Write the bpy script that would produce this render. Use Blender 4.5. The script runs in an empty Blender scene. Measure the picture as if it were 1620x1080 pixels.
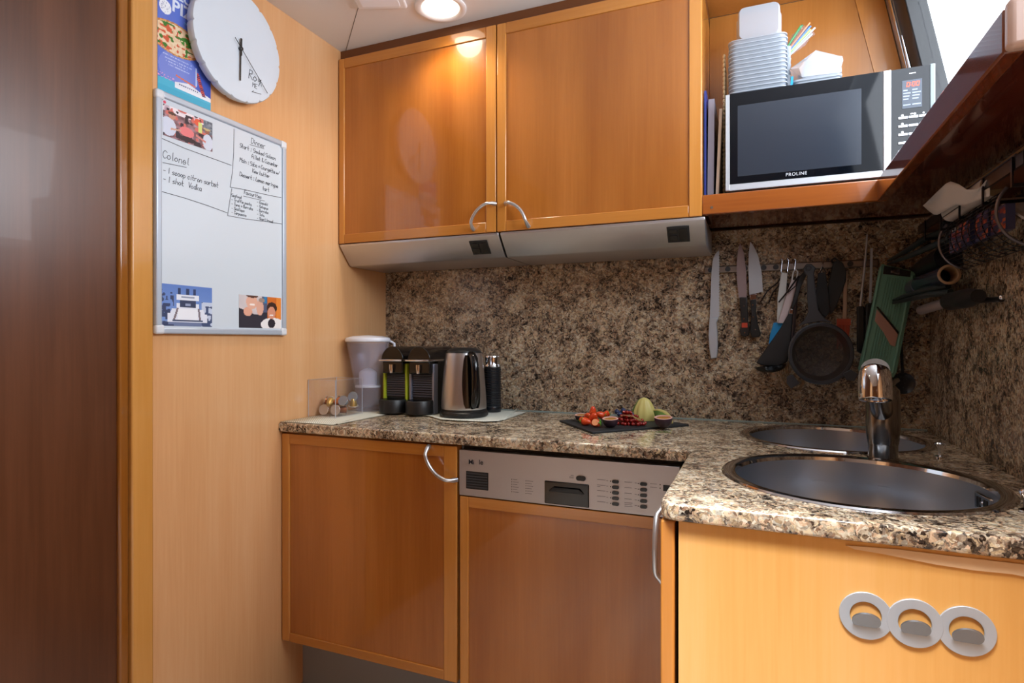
import bpy, bmesh, math, random
from mathutils import Vector, Matrix, Euler
random.seed(7)
PI = math.pi
SC = bpy.context.scene
COL = SC.collection

# ------------------------------------------------------------------ camera
CAM = Vector((1.4397, -2.0922, 1.1647)); YAW = math.radians(22.533); FPX = 939.86
cd = bpy.data.cameras.new('camera'); cd.sensor_width = 36; cd.lens = FPX / 1620 * 36; cd.clip_start = .02
cam = bpy.data.objects.new('camera', cd); COL.objects.link(cam)
cam.location = CAM; cam.rotation_euler = (math.radians(89.95), 0, YAW)
SC.camera = cam
FW = Vector((-math.sin(YAW), math.cos(YAW), -.0009)); RT = Vector((math.cos(YAW), math.sin(YAW), 0)); UP = RT.cross(FW)
def U(px, py, X=None, Y=None, Z=None):
    d = FW + RT * ((px - 810) / FPX) + UP * ((540 - py) / FPX)
    i, v = (0, X) if X is not None else (1, Y) if Y is not None else (2, Z)
    return CAM + d * ((v - CAM[i]) / d[i])

# ------------------------------------------------------------------ world, light, exposure
SC.view_settings.view_transform = 'Standard'; SC.view_settings.look = 'None'
SC.cycles.transparent_max_bounces = 24; SC.view_settings.gamma = 1; SC.view_settings.use_curve_mapping = False
SC.view_settings.exposure = -0.12
w = bpy.data.worlds.new('sky'); SC.world = w; w.use_nodes = True
bg = w.node_tree.nodes['Background']; bg.inputs[0].default_value = (.86, .93, 1, 1); bg.inputs[1].default_value = 3.6
def area(name, loc, target, sx, sy, power, col):
    l = bpy.data.lights.new(name, 'AREA'); l.shape = 'RECTANGLE'; l.size = sx; l.size_y = sy; l.energy = power; l.color = col
    o = bpy.data.objects.new(name, l); COL.objects.link(o); o.location = loc
    o.rotation_euler = (Vector(target) - Vector(loc)).to_track_quat('-Z', 'Y').to_euler()
    return o
area('daylight_galley_window', (1.915, -.80, 1.93), (.915, -.80, 1.73), 1.25, .52, 21, (.86, .93, 1))
hl = area('added_front_fill', (1.30, -1.78, 2.235), (1.30, -1.70, 0), .8, .45, 30, (.97, .98, 1)); hl.data.spread = math.radians(66)  # added lamp, no hatch there; brightens the sink cabinet front and floor
h2 = area('added_floor_fill', (.25, -3.35, 2.235), (.25, -3.35, 0), 1.0, 1.0, 45, (.95, .97, 1)); h2.data.spread = math.radians(50)  # added lamp over the far floor, for bright reflections in the dishwasher
dl = bpy.data.lights.new('downlight_lamp', 'SPOT'); dl.energy = 14; dl.color = (1, .86, .66); dl.spot_size = math.radians(140); dl.spot_blend = .8; dl.shadow_soft_size = .05
dlo = bpy.data.objects.new('downlight_lamp', dl); COL.objects.link(dlo); dlo.location = (.488, -.404, 2.225)
LAMPS = [(.40, -1.75)]
for i, (x, y) in enumerate(LAMPS):
    l2 = dl.copy(); l2.energy = 4; o2 = bpy.data.objects.new('unseen_spot_lamp', l2); COL.objects.link(o2); o2.location = (x, y, 2.225)  # unseen spot outside the view, without a fitting

# ------------------------------------------------------------------ helpers
def srgb(*c):
    if len(c) == 1: h = c[0]; c = [int(h[i:i + 2], 16) for i in (0, 2, 4)]
    return tuple((v / 255 / 12.92 if v / 255 <= .04045 else ((v / 255 + .055) / 1.055) ** 2.4) for v in c) + (1,)
MATS = {}
def mat(name, col='808080', rough=.5, metal=0, **k):
    if name in MATS: return MATS[name]
    m = bpy.data.materials.new(name); m.use_nodes = True; MATS[name] = m
    b = m.node_tree.nodes['Principled BSDF']
    b.inputs['Base Color'].default_value = srgb(col); b.inputs['Roughness'].default_value = rough; b.inputs['Metallic'].default_value = metal
    for kk, v in k.items(): b.inputs[kk.replace('_', ' ')].default_value = v
    return m
def N(m, t, **k):
    n = m.node_tree.nodes.new(t)
    for a, v in k.items():
        if a.startswith('i'): n.inputs[int(a[1:]) if a[1:].isdigit() else a[1:].replace('_', ' ')].default_value = v
        else: setattr(n, a, v)
    return n
def L(m, a, ai, b, bi): m.node_tree.links.new(a.outputs[ai], b.inputs[bi])
def ramp(m, stops, interp='LINEAR'):
    r = m.node_tree.nodes.new('ShaderNodeValToRGB'); cr = r.color_ramp; cr.interpolation = interp
    while len(cr.elements) < len(stops): cr.elements.new(.5)
    for e, (p, c) in zip(cr.elements, stops): e.position = p; e.color = srgb(c) if isinstance(c, str) else c
    return r
def wood(name, c1, c2, c3, axis='z', rough=.16, coat=.5, seed=0.0, band=1.0):
    m = mat(name, c2, rough); b = m.node_tree.nodes['Principled BSDF']
    b.inputs['Coat Weight'].default_value = coat; b.inputs['Coat Roughness'].default_value = .025
    tc = N(m, 'ShaderNodeTexCoord'); mp = N(m, 'ShaderNodeMapping')
    s = {'z': (9, 9, .8), 'x': (.8, 9, 9), 'y': (9, .8, 9)}[axis]
    mp.inputs['Scale'].default_value = s; mp.inputs['Location'].default_value = (seed, seed * 1.7, seed * .6)
    L(m, tc, 'Object', mp, 'Vector')
    n1 = N(m, 'ShaderNodeTexNoise', iScale=1.0 * band, iDetail=3.0, iRoughness=.5); L(m, mp, 0, n1, 'Vector')
    mp2 = N(m, 'ShaderNodeMapping'); mp2.inputs['Scale'].default_value = tuple(v * 14 if v > 1 else v * 6 for v in s); L(m, tc, 'Object', mp2, 'Vector')
    n2 = N(m, 'ShaderNodeTexNoise', iScale=1.0, iDetail=4.0, iRoughness=.6); L(m, mp2, 0, n2, 'Vector')
    mx = N(m, 'ShaderNodeMath', operation='MULTIPLY_ADD'); L(m, n2, 0, mx, 0); mx.inputs[1].default_value = .35; 
    L(m, n1, 0, mx, 2)
    r = ramp(m, [(.45, c1), (.66, c2), (.88, c3)]); L(m, mx, 0, r, 0); L(m, r, 0, b, 'Base Color')
    return m
def granite(name, cols, rough=.12, sc=1.0):
    m = mat(name, '887060', rough); b = m.node_tree.nodes['Principled BSDF']
    tc = N(m, 'ShaderNodeTexCoord')
    nd = N(m, 'ShaderNodeTexNoise', iScale=60.0 * sc, iDetail=3.0); L(m, tc, 'Object', nd, 'Vector')
    va = N(m, 'ShaderNodeMixRGB', blend_type='ADD'); va.inputs[0].default_value = .03; L(m, tc, 'Object', va, 1); L(m, nd, 'Color', va, 2)
    vo = N(m, 'ShaderNodeTexVoronoi', iScale=185.0 * sc, iRandomness=1.0); L(m, va, 0, vo, 'Vector')
    sep = N(m, 'ShaderNodeSeparateColor'); L(m, vo, 'Color', sep, 0)
    vo2 = N(m, 'ShaderNodeTexVoronoi', iScale=75.0 * sc, iRandomness=1.0); L(m, va, 0, vo2, 'Vector')
    sep2 = N(m, 'ShaderNodeSeparateColor'); L(m, vo2, 'Color', sep2, 0)
    big = N(m, 'ShaderNodeTexNoise', iScale=14.0 * sc, iDetail=4.0, iRoughness=.6, iDistortion=.8); L(m, tc, 'Object', big, 'Vector')
    a1 = N(m, 'ShaderNodeMath', operation='MULTIPLY'); L(m, sep, 0, a1, 0); a1.inputs[1].default_value = .42
    a2 = N(m, 'ShaderNodeMath', operation='MULTIPLY_ADD'); L(m, sep2, 0, a2, 0); a2.inputs[1].default_value = .22; L(m, a1, 0, a2, 2)
    a3 = N(m, 'ShaderNodeMath', operation='MULTIPLY_ADD'); L(m, big, 0, a3, 0); a3.inputs[1].default_value = .95
    fn = N(m, 'ShaderNodeTexNoise', iScale=420.0, iDetail=3.0, iRoughness=.7); L(m, tc, 'Object', fn, 'Vector'); a4 = N(m, 'ShaderNodeMath', operation='MULTIPLY_ADD'); L(m, fn, 0, a4, 0); a4.inputs[1].default_value = .34; a5 = N(m, 'ShaderNodeMath', operation='SUBTRACT'); L(m, a2, 0, a5, 0); a5.inputs[1].default_value = .17; L(m, a5, 0, a4, 2); L(m, a4, 0, a3, 2)
    r = ramp(m, [(.46, cols[0]), (.57, cols[1]), (.68, cols[2]), (.80, cols[3]), (.92, cols[4]), (1.0, cols[5])]); L(m, a3, 0, r, 0)
    tw = ramp(m, [(0, 'ffffff'), (.35, 'ffe9dc'), (.6, 'fff6e4'), (.85, 'd4d8dc')], 'CONSTANT'); L(m, sep, 1, tw, 0)
    mm = N(m, 'ShaderNodeMixRGB', blend_type='MULTIPLY'); mm.inputs[0].default_value = 1; L(m, r, 0, mm, 1); L(m, tw, 0, mm, 2)
    L(m, mm, 0, b, 'Base Color'); return m
def brushed(name, col, rough=.3, sc=(2, 2, 400), amt=.12):
    m = mat(name, col, rough, 1); b = m.node_tree.nodes['Principled BSDF']
    tc = N(m, 'ShaderNodeTexCoord'); mp = N(m, 'ShaderNodeMapping'); mp.inputs['Scale'].default_value = sc; L(m, tc, 'Object', mp, 'Vector')
    n = N(m, 'ShaderNodeTexNoise', iScale=1.0, iDetail=2.0); L(m, mp, 0, n, 'Vector')
    mr = N(m, 'ShaderNodeMapRange'); L(m, n, 0, mr, 0); mr.inputs['To Min'].default_value = rough - amt / 2; mr.inputs['To Max'].default_value = rough + amt / 2
    L(m, mr, 0, b, 'Roughness'); return m
def emis(name, col, s):
    m = mat(name, col, .5); b = m.node_tree.nodes['Principled BSDF']
    b.inputs['Emission Color'].default_value = srgb(col); b.inputs['Emission Strength'].default_value = s; return m
def attrmat(name='printed_paper', rough=.35):
    m = mat(name, 'ffffff', rough); b = m.node_tree.nodes['Principled BSDF']
    a = N(m, 'ShaderNodeAttribute', attribute_name='ink'); L(m, a, 'Color', b, 'Base Color'); return m

class MB:
    def __init__(s): s.v = []; s.f = []; s.mi = []; s.m = 0
    def add(s, vs, fs, M=None):
        o = len(s.v); s.v += [tuple(M @ Vector(q)) if M else tuple(q) for q in vs]
        s.f += [tuple(i + o for i in f) for f in fs]; s.mi += [s.m] * len(fs); return s
    def box(s, a, b, M=None):
        (x0, y0, z0), (x1, y1, z1) = a, b
        vs = [(x, y, z) for x in (x0, x1) for y in (y0, y1) for z in (z0, z1)]
        return s.add(vs, [(0, 1, 3, 2), (4, 6, 7, 5), (0, 4, 5, 1), (2, 3, 7, 6), (0, 2, 6, 4), (1, 5, 7, 3)], M)
    def lathe(s, prof, n=40, M=None, sx=1, sy=1, cap=True, a0=0, a1=2 * PI):
        full = abs(a1 - a0 - 2 * PI) < 1e-6; k = n if full else n + 1
        vs = [(r * sx * math.cos(a0 + (a1 - a0) * i / n), r * sy * math.sin(a0 + (a1 - a0) * i / n), z) for r, z in prof for i in range(k)]
        fs = []
        for j in range(len(prof) - 1):
            for i in range(n):
                a = j * k + i; b = j * k + (i + 1) % k; fs.append((a, b, b + k, a + k))
        if cap and full:
            if prof[0][0] > 1e-5: fs.append(tuple(reversed(range(k))))
            if prof[-1][0] > 1e-5: fs.append(tuple(range((len(prof) - 1) * k, len(prof) * k)))
        return s.add(vs, fs, M)
    def tube(s, pts, r, n=12, cap=True, M=None, closed=False, flat=1.0):
        pts = [Vector(p) for p in pts]; m = len(pts)
        rs = r if isinstance(r, (list, tuple)) else [r] * m
        vs = []; prev = None
        for i, p in enumerate(pts):
            if closed: t = (pts[(i + 1) % m] - pts[i - 1])
            else: t = (pts[min(i + 1, m - 1)] - pts[max(i - 1, 0)])
            t = t.normalized() if t.length > 1e-9 else Vector((0, 0, 1))
            if prev is None:
                u = t.orthogonal().normalized() if abs(t.y) > .9 else t.cross(Vector((0, 1, 0))).normalized()
            else: u = (prev - t * prev.dot(t)).normalized()
            prev = u; w_ = t.cross(u)
            for k in range(n):
                a = 2 * PI * k / n; vs.append(p + (u * math.cos(a) + w_ * math.sin(a) * flat) * rs[i])
        fs = []
        for i in range(m if closed else m - 1):
            j = (i + 1) % m
            for k in range(n): fs.append((i * n + k, i * n + (k + 1) % n, j * n + (k + 1) % n, j * n + k))
        if cap and not closed: fs += [tuple(reversed(range(n))), tuple(range((m - 1) * n, m * n))]
        return s.add(vs, fs, M)
    def prism(s, poly, d, M=None):
        # poly: list of 3D points (planar), d: extrusion vector
        n = len(poly); d = Vector(d); P = [Vector(p) for p in poly]
        vs = P + [p + d for p in P]
        fs = [tuple(range(n)), tuple(reversed(range(n, 2 * n)))] + [(i, i + n, (i + 1) % n + n, (i + 1) % n) for i in range(n)]
        return s.add(vs, fs, M)
    def sphere(s, c, r, n=14, M=None, sc=(1, 1, 1)):
        vs = []; fs = []; h = n // 2
        for j in range(h + 1):
            t = PI * j / h
            for i in range(n): vs.append((c[0] + r * sc[0] * math.sin(t) * math.cos(2 * PI * i / n), c[1] + r * sc[1] * math.sin(t) * math.sin(2 * PI * i / n), c[2] + r * sc[2] * math.cos(t)))
        for j in range(h):
            for i in range(n): a = j * n + i; b = j * n + (i + 1) % n; fs.append((a, a + n, b + n, b))
        return s.add(vs, fs, M)
    def build(s, name, mats, parent=None, bevel=0, smooth=True, seg=2, loc=None, solid=0, label=None, sub=0):
        me = bpy.data.meshes.new(name)
        base = Vector(loc) if loc else Vector((0, 0, 0))
        me.from_pydata([tuple(Vector(q) - base) for q in s.v], [], s.f)
        bm = bmesh.new(); bm.from_mesh(me); bmesh.ops.remove_doubles(bm, verts=bm.verts, dist=1e-6)
        bmesh.ops.recalc_face_normals(bm, faces=bm.faces); bm.to_mesh(me); bm.free()
        mats = mats if isinstance(mats, (list, tuple)) else [mats]
        for m in mats: me.materials.append(m)
        if len(mats) > 1 and len(me.polygons) == len(s.mi):
            for p, i in zip(me.polygons, s.mi): p.material_index = i
        if smooth:
            me.shade_smooth(); me.set_sharp_from_angle(angle=math.radians(38))
        o = bpy.data.objects.new(name, me); COL.objects.link(o); o.location = base
        if parent: o.parent = parent; o.location = base - W(parent)
        if solid:
            q = o.modifiers.new('solid', 'SOLIDIFY'); q.thickness = solid; q.offset = 0
        if sub:
            q = o.modifiers.new('sub', 'SUBSURF'); q.levels = sub; q.render_levels = sub
        if bevel:
            q = o.modifiers.new('bevel', 'BEVEL'); q.width = bevel; q.segments = seg; q.limit_method = 'ANGLE'; q.angle_limit = math.radians(40)
        if label: o['label'] = label
        return o
def W(o):
    v = Vector((0, 0, 0))
    while o: v += o.location; o = o.parent
    return v
def thing(name, label, cat, loc=(0, 0, 0), group=None):
    o = bpy.data.objects.new(name, None); COL.objects.link(o); o.location = loc; o.empty_display_size = .05
    o['label'] = label; o['category'] = cat
    if group: o['group'] = group
    return o
def tag(o, label, cat, group=None, kind=None):
    o['label'] = label; o['category'] = cat
    if group: o['group'] = group
    if kind: o['kind'] = kind
    return o
def struct(name, mb, m, label=None, **k):
    o = mb.build(name, m, None, **k); o['kind'] = 'structure'
    if label: o['label'] = label
    return o
def txt(body, size, M, m, parent, ext=.0004, name='lettering', shear=0, align='LEFT', bold=0, space=1.0):
    c = bpy.data.curves.new(name, 'FONT'); c.body = body; c.size = size; c.extrude = ext; c.shear = shear; c.align_x = align; c.offset = bold; c.space_character = space
    t = bpy.data.objects.new(name, c); COL.objects.link(t)
    dg = bpy.context.evaluated_depsgraph_get(); me = bpy.data.meshes.new_from_object(t.evaluated_get(dg))
    bpy.data.objects.remove(t)
    me.transform(M); me.materials.clear(); me.materials.append(m)
    o = bpy.data.objects.new(name, me); COL.objects.link(o)
    if parent: me.transform(Matrix.Translation(-W(parent))); o.parent = parent
    return o
# frames: text/drawing planes
def plane_left(y, z, x=.0): return Matrix(((0, 0, 1, x), (1, 0, 0, y), (0, 1, 0, z), (0, 0, 0, 1)))       # u=+Y v=+Z n=+X
def plane_front(x, z, y): return Matrix(((1, 0, 0, x), (0, 0, -1, y), (0, 1, 0, z), (0, 0, 0, 1)))          # u=+X v=+Z n=-Y
def rot_at(c, ang, ax): return Matrix.Translation(c) @ Matrix.Rotation(ang, 4, ax) @ Matrix.Translation(-Vector(c))
def axisM(p, q):
    p = Vector(p); d = (Vector(q) - p).normalized(); return Matrix.Translation(p) @ d.to_track_quat('Z', 'Y').to_matrix().to_4x4()

# ------------------------------------------------------------------ materials
W_DOOR = wood('satin_cherry_door_vertical', '9b5718', 'a96422', 'b8702c', rough=.22, coat=1.0)
W_DOORX = wood('satin_cherry_rail_horizontal', 'b06e2a', 'bc7934', 'c88640', axis='x')
W_STILE = wood('satin_cherry_stile', 'b8752e', 'c48138', 'd08e46', seed=3)
W_LIGHT = wood('pale_cherry_panel', 'd09a68', 'd9a674', 'e0b284', rough=.24, coat=.35, seed=5, band=.6)
W_POST = wood('golden_post', 'c4883f', 'cd934b', 'd69e58', rough=.2, seed=8)
W_DARK = wood('dark_gloss_mahogany', '482817', '58341f', '673f28', rough=.30, coat=.10, seed=2)
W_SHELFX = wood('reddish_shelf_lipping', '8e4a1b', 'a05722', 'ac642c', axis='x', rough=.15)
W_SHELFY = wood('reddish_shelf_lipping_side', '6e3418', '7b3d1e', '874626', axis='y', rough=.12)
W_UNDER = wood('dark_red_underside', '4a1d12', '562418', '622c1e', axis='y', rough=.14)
W_PEN = wood('honey_front_panel', 'dca256', 'e3ac62', 'eab672', rough=.25, coat=.3, seed=11, band=.6)
W_CUBBY = wood('cubby_back_wood', '9c6228', 'a86c30', 'b4783a', rough=.28, coat=.2, seed=6, band=.6)
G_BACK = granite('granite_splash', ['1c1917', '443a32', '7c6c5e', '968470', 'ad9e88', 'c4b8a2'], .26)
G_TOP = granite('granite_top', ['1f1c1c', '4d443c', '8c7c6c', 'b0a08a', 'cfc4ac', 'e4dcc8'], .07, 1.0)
STEEL = brushed('brushed_steel', 'c4c4c6', .28)
STEELX = brushed('brushed_steel_panel', 'cccbce', .42, (3, 3, 500))
SINKM = brushed('sink_steel', 'c6d0dc', .30, (3, 3, 300), .1)
CHROME = mat('chrome', 'd4d4d8', .07, 1)
ALU = mat('satin_aluminium', 'c9cdd3', .3, .9)
HOOKM = mat('matt_nickel_plate', 'bcc6d0', .45, .45)
BLACK = mat('black_gloss_plastic', '0b0b0d', .12)
BLACKM = mat('black_satin_plastic', '17181a', .4)
BLACKS = mat('black_rubbery_nylon', '1b1c1f', .55)
DARKG = mat('dark_grey_plastic', '3a3c40', .5)
GLASSB = mat('smoked_black_glass', '070b12', .05, Specular_IOR_Level=.3)
MWWIN = mat('microwave_window_mesh', '2c323c', .12)
WHITE = mat('white_plastic', 'eceef0', .35)
WHITEP = mat('white_paper', 'e8e6e2', .7)
BOARD = mat('white_dry_erase_enamel', 'cfdae4', .12)
CEIL = mat('ceiling_vinyl', 'e2e0de', .6)
INK = mat('black_marker_ink', '1c2030', .6)
def clear(name, col, rough=.03, alpha=1.0, ior=1.45):
    m = mat(name, col, rough, Transmission_Weight=1.0, IOR=ior); return m
def thin(name, col, tr, gl=.06, dif=.0, rough=.03):
    m = mat(name, col, rough); nt = m.node_tree; out = [n for n in nt.nodes if n.type == 'OUTPUT_MATERIAL'][0]
    t_ = N(m, 'ShaderNodeBsdfTransparent'); t_.inputs[0].default_value = (tr, tr, tr * 1.01, 1) if not isinstance(tr, tuple) else tr + (1,)
    lw = N(m, 'ShaderNodeFresnel', iIOR=1.45); mx_ = N(m, 'ShaderNodeMixShader'); g_ = N(m, 'ShaderNodeBsdfGlossy', iRoughness=rough)
    ge = N(m, 'ShaderNodeNewGeometry'); inv = N(m, 'ShaderNodeMath', operation='SUBTRACT'); inv.inputs[0].default_value = 1; L(m, ge, 'Backfacing', inv, 1); mu = N(m, 'ShaderNodeMath', operation='MULTIPLY'); L(m, lw, 0, mu, 0); L(m, inv, 0, mu, 1); L(m, mu, 0, mx_, 0); L(m, t_, 0, mx_, 1); L(m, g_, 0, mx_, 2)
    m2 = N(m, 'ShaderNodeMixShader'); m2.inputs[0].default_value = dif; d_ = N(m, 'ShaderNodeBsdfDiffuse'); d_.inputs[0].default_value = srgb(col)
    L(m, mx_, 0, m2, 1); L(m, d_, 0, m2, 2); L(m, m2, 0, out, 'Surface'); return m
ACR = thin('clear_acrylic', 'f4f6fa', .99, dif=.015)
JUGP = thin('clear_jug_plastic', 'dcdcec', (.95, .95, .98), dif=.10, rough=.06)
ACR_ = mat('solid_acrylic', 'f4f6fa', .04, Transmission_Weight=1.0, IOR=1.12)
FROST = mat('frosted_polypropylene', 'b8c0ca', .35, Transmission_Weight=.35, IOR=1.2)
PRINT = attrmat()

# ------------------------------------------------------------------ the room
ZC = 2.243
def RX(z): return 1.925 - .205 * (z - 1.53)            # outer wall leans inwards above the shelf
struct('floor', MB().box((-.3, -4.4, -.06), (2.6, .12, 0)), wood('floor_boards', '766e68', '827a72', '8c847a', axis='y', rough=.35, coat=.1))
struct('ceiling', MB().box((-.3, -4.4, ZC), (1.80, .12, ZC + .04)), CEIL)
struct('wall_left', MB().box((-.06, -1.036, 0), (0, .04, ZC)), W_LIGHT)
struct('wall_back', MB().prism([(0, .025, 0), (1.96, .025, 0), (1.96, .025, 1.53), (1.815, .025, ZC), (0, .025, ZC)], (0, .07, 0)), mat('wall_core', '8a7a6a', .8))
struct('wall_aft', MB().box((-.3, -4.4, 0), (2.4, -4.3, ZC)), wood('aft_wall_wood', '6e4526', '7a4e2c', '865834'))
struct('wall_right', MB().box((1.9305, -4.3, 0), (2.05, .025, 1.531)).prism([(1.9305, -4.3, 1.531), (2.05, -4.3, 1.531), (2.05, -4.3, 1.6), (RX(1.6), -4.3, 1.6)], (0, 4.325, 0)), W_LIGHT)
# ceiling seams
seam = mat('ceiling_seam_dark', '5a5552', .8)
a = U(546, 84, Z=ZC); b = U(570, 0, Z=ZC); d = (b - a) * 1.9; q = Vector((d.y, -d.x, 0)).normalized() * .0009
struct('trim_1', MB().prism([a - q, a + q, a + d + q, a + d - q], (0, 0, -.0008)), seam, 'thin diagonal seam in the white ceiling lining')
# post and dark sliding door
struct('trim_2', MB().box((-.06, -1.0935, 0), (.006, -1.0365, ZC)), W_POST, 'golden wooden corner post', bevel=.004)
dr = struct('door_1', MB().box((-.06, -2.6, 0), (-.012, -1.12, ZC)), W_DARK, 'dark glossy brown sliding door')
st = MB().box((-.06, -1.12, 0), (-.002, -1.0945, ZC)).build('door_edge_strip', wood('door_edge_wood', '85501c', '8f5820', '9a6428', rough=.1), dr, bevel=.006, seg=3)
struct('wall_saloon', MB().box((-.06, -4.3, 0), (-.0, -2.6, ZC)), W_LIGHT)
# outer wall above the shelf with window
FR = mat('window_frame_dark', '05080c', .5)
REV = wood('window_reveal_veneer', '8d7a66', '9c8a76', 'ac9b88', rough=.15)
def slab(y0, y1, z0, z1, t=.05, off=0): 
    return [(RX(z0) + off, y0, z0), (RX(z1) + off, y0, z1), (RX(z1) + off, y1, z1), (RX(z0) + off, y1, z0)]
struct('wall_starboard', MB().prism(slab(-.075, .025, 1.6, ZC), (.06, 0, 0)).prism(slab(-4.3, -1.95, 1.6, ZC), (.06, 0, 0)), REV)
wn = thing('window_1', '', 'window'); del wn['category']; wn['kind'] = 'structure'; wn['label'] = 'slanted side window above the shelf'
fm = MB().prism(slab(-.172, -.0755, 1.6, ZC, off=.002), (.05, 0, 0)).prism(slab(-1.95, -1.87, 1.6, ZC), (.05, 0, 0)).prism(slab(-1.95, -.0755, 1.6, 1.625), (.05, 0, 0))
fm.m = 0
fm.build('window_frame', FR, wn, bevel=.003)
MB().prism(slab(-.076, -.060, 1.626, ZC, off=-.006), (.006, 0, 0)).build('frame_trim', CHROME, wn, bevel=.002)
MB().prism(slab(-1.87, -.172, 1.625, ZC, off=.03), (.004, 0, 0)).build('pane', thin('window_glass', 'ffffff', .98, dif=0, rough=.0), wn)
wl = MB().tube([(RX(z) - .012, -.135, z) for z in (1.72, 1.85)], .009, 14).tube([(RX(z) - .012, -.135, z) for z in (1.85, 1.87)], .013, 14).tube([(RX(z) - .014, -.135, z) for z in (1.87, 2.02)], [.007, .002], 12)
wl.build('window_stay', CHROME, wn, label='chrome gas strut fitting')

# ------------------------------------------------------------------ granite
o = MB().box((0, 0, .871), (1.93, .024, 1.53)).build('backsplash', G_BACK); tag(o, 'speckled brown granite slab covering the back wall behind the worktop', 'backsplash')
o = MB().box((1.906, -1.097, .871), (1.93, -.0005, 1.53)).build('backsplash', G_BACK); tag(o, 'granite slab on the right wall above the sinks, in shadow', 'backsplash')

def curve_fill(name, outlines, z0, z1, m, bev=.006):
    c = bpy.data.curves.new(name, 'CURVE'); c.dimensions = '2D'; c.fill_mode = 'BOTH'
    for pts in outlines:
        s = c.splines.new('POLY'); s.points.add(len(pts) - 1); s.use_cyclic_u = True
        for p, q in zip(s.points, pts): p.co = (q[0], q[1], 0, 1)
    c.extrude = (z1 - z0) / 2 - bev; c.bevel_depth = bev; c.bevel_resolution = 3; c.offset = -bev
    t = bpy.data.objects.new(name, c); COL.objects.link(t)
    me = bpy.data.meshes.new_from_object(t.evaluated_get(bpy.context.evaluated_depsgraph_get())); bpy.data.objects.remove(t)
    me.materials.clear(); me.materials.append(m)
    o = bpy.data.objects.new(name, me); COL.objects.link(o); o.location = (0, 0, (z0 + z1) / 2)
    me.shade_smooth(); me.set_sharp_from_angle(angle=math.radians(35))
    return o
def circ(c, r, n=72): return [(c[0] + r * math.cos(2 * PI * i / n), c[1] + r * math.sin(2 * PI * i / n)) for i in range(n)]
YC, YP, XP = -.601, -1.0975, 1.288
BIG = (1.611, -.786); BR = .242; SML = (1.625, -.262); SR = .236
outer = [(0.001, -.001), (0.001, YC), (XP - .02, YC), (XP - .006, YC - .006), (XP, YC - .02)]
outer += [(XP + .03 - .03 * math.cos(t), YP + .03 - .03 * math.sin(t)) for t in [PI / 2 * i / 6 for i in range(7)]]
outer += [(1.905, YP), (1.905, -.001)]
wt = curve_fill('worktop', [outer, circ(BIG, BR - .012), circ(SML, SR - .012)], .8705, .90, G_TOP)
tag(wt, 'polished granite L-shaped worktop with two round sink cut-outs', 'worktop')
o = MB().box((.02, -.0035, .9), (1.9, -.0002, .9035)).build('sealant_bead', mat('grey_green_sealant', '8fa3a0', .3)); tag(o, 'grey sealant bead where worktop meets back granite', 'sealant')

def sink(c, r, depth, label):
    t = thing('sink', label, 'sink', (c[0], c[1], .9), 'round steel sinks')
    n = 96
    ri = r - .026
    prof = [(r, .0005), (r - .003, .0035), (r - .014, .0045), (ri, .0012), (ri - .002, -.006), (ri - .006, -.06), (ri - .014, -depth * .8), (ri - .04, -depth * .96), (ri - .07, -depth), (.045, -depth - .003)]
    M = Matrix.Translation((c[0], c[1], .9))
    MB().lathe(prof[:5], n, M, cap=False).build('rim', CHROME, t)
    MB().lathe(prof[4:], n, M, cap=False).build('bowl', SINKM, t)
    MB().lathe([(.045, -depth - .003), (.04, -depth - .006), (.012, -depth - .004), (0, -depth - .003)], 32, M).build('drain', CHROME, t)
    return t
s1 = sink(BIG, BR, .17, 'large round steel sink in front, nearer the camera')
s2 = sink(SML, SR, .15, 'round steel sink behind the tap, against the back wall')
# overflow on the right wall of the big bowl
ang = math.radians(6); rr = BR - .032
Mo = Matrix.Translation((BIG[0], BIG[1], .868)) @ Matrix.Rotation(ang, 4, 'Z') @ Matrix.Translation((rr, 0, 0))
ov = MB().box((-.004, -.032, -.017), (.003, .032, .017), Mo).build('overflow', CHROME, s1, bevel=.006, seg=3)
q = MB()
for k in (-.018, -.009, .009, .018): q.box((-.0055, k - .003, -.010), (-.0036, k + .003, .010), Mo)
q.build('slot', BLACKM, ov, bevel=.002)
MB().lathe([(.005, 0), (.004, .002), (0, .002)], 16, Mo @ Matrix.Translation((-.004, 0, 0)) @ Matrix.Rotation(-PI / 2, 4, 'Y')).build('screw', CHROME, ov)
# tap
tb = Vector((1.697, -.547, .9))
t = thing('kitchen_tap', 'chrome mixer tap with thick pull-out head between the two sinks', 'tap', tb)
M = Matrix.Translation(tb)
TAPM = mat('tap_nickel', '85817e', .18, 1)
MB().lathe([(.031, 0), (.031, .004), (.029, .006), (.029, .034), (.030, .036)], 40, M).build('base', TAPM, t)
MB().lathe([(.030, .036), (.0335, .06), (.034, .10), (.0335, .135), (.032, .155), (.024, .165), (0, .168)], 40, M).build('column', TAPM, t)
hc = U(1384, 606, Y=-.76); HD = Vector((-.02, -.28, -1)).normalized()
p0 = Vector((1.695, -.552, 1.0)); top = hc - HD * .030
MB().tube([p0, p0.lerp(top, .35), p0.lerp(top, .7) + Vector((0, 0, .003)), top + Vector((0.002, .006, -.004))], [.021, .021, .022, .025], 24).build('spout', TAPM, t)
MH = axisM(hc - HD * .034, hc + HD * .1)
hd = MB().lathe([(0, -.003), (.014, -.002), (.023, .004), (.0275, .014), (.029, .03), (.029, .064), (.0275, .067), (.021, .067), (.020, .062), (.012, .061), (.0115, .066), (.009, .066), (0, .062)], 40, MH).build('spray_head', CHROME, t)
# lever on the far side
MB().tube([tb + Vector((.01, .02, .15)), tb + Vector((.03, .06, .17)), tb + Vector((.045, .10, .172))], [.009, .007, .006], 12).build('lever', TAPM, t)
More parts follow.
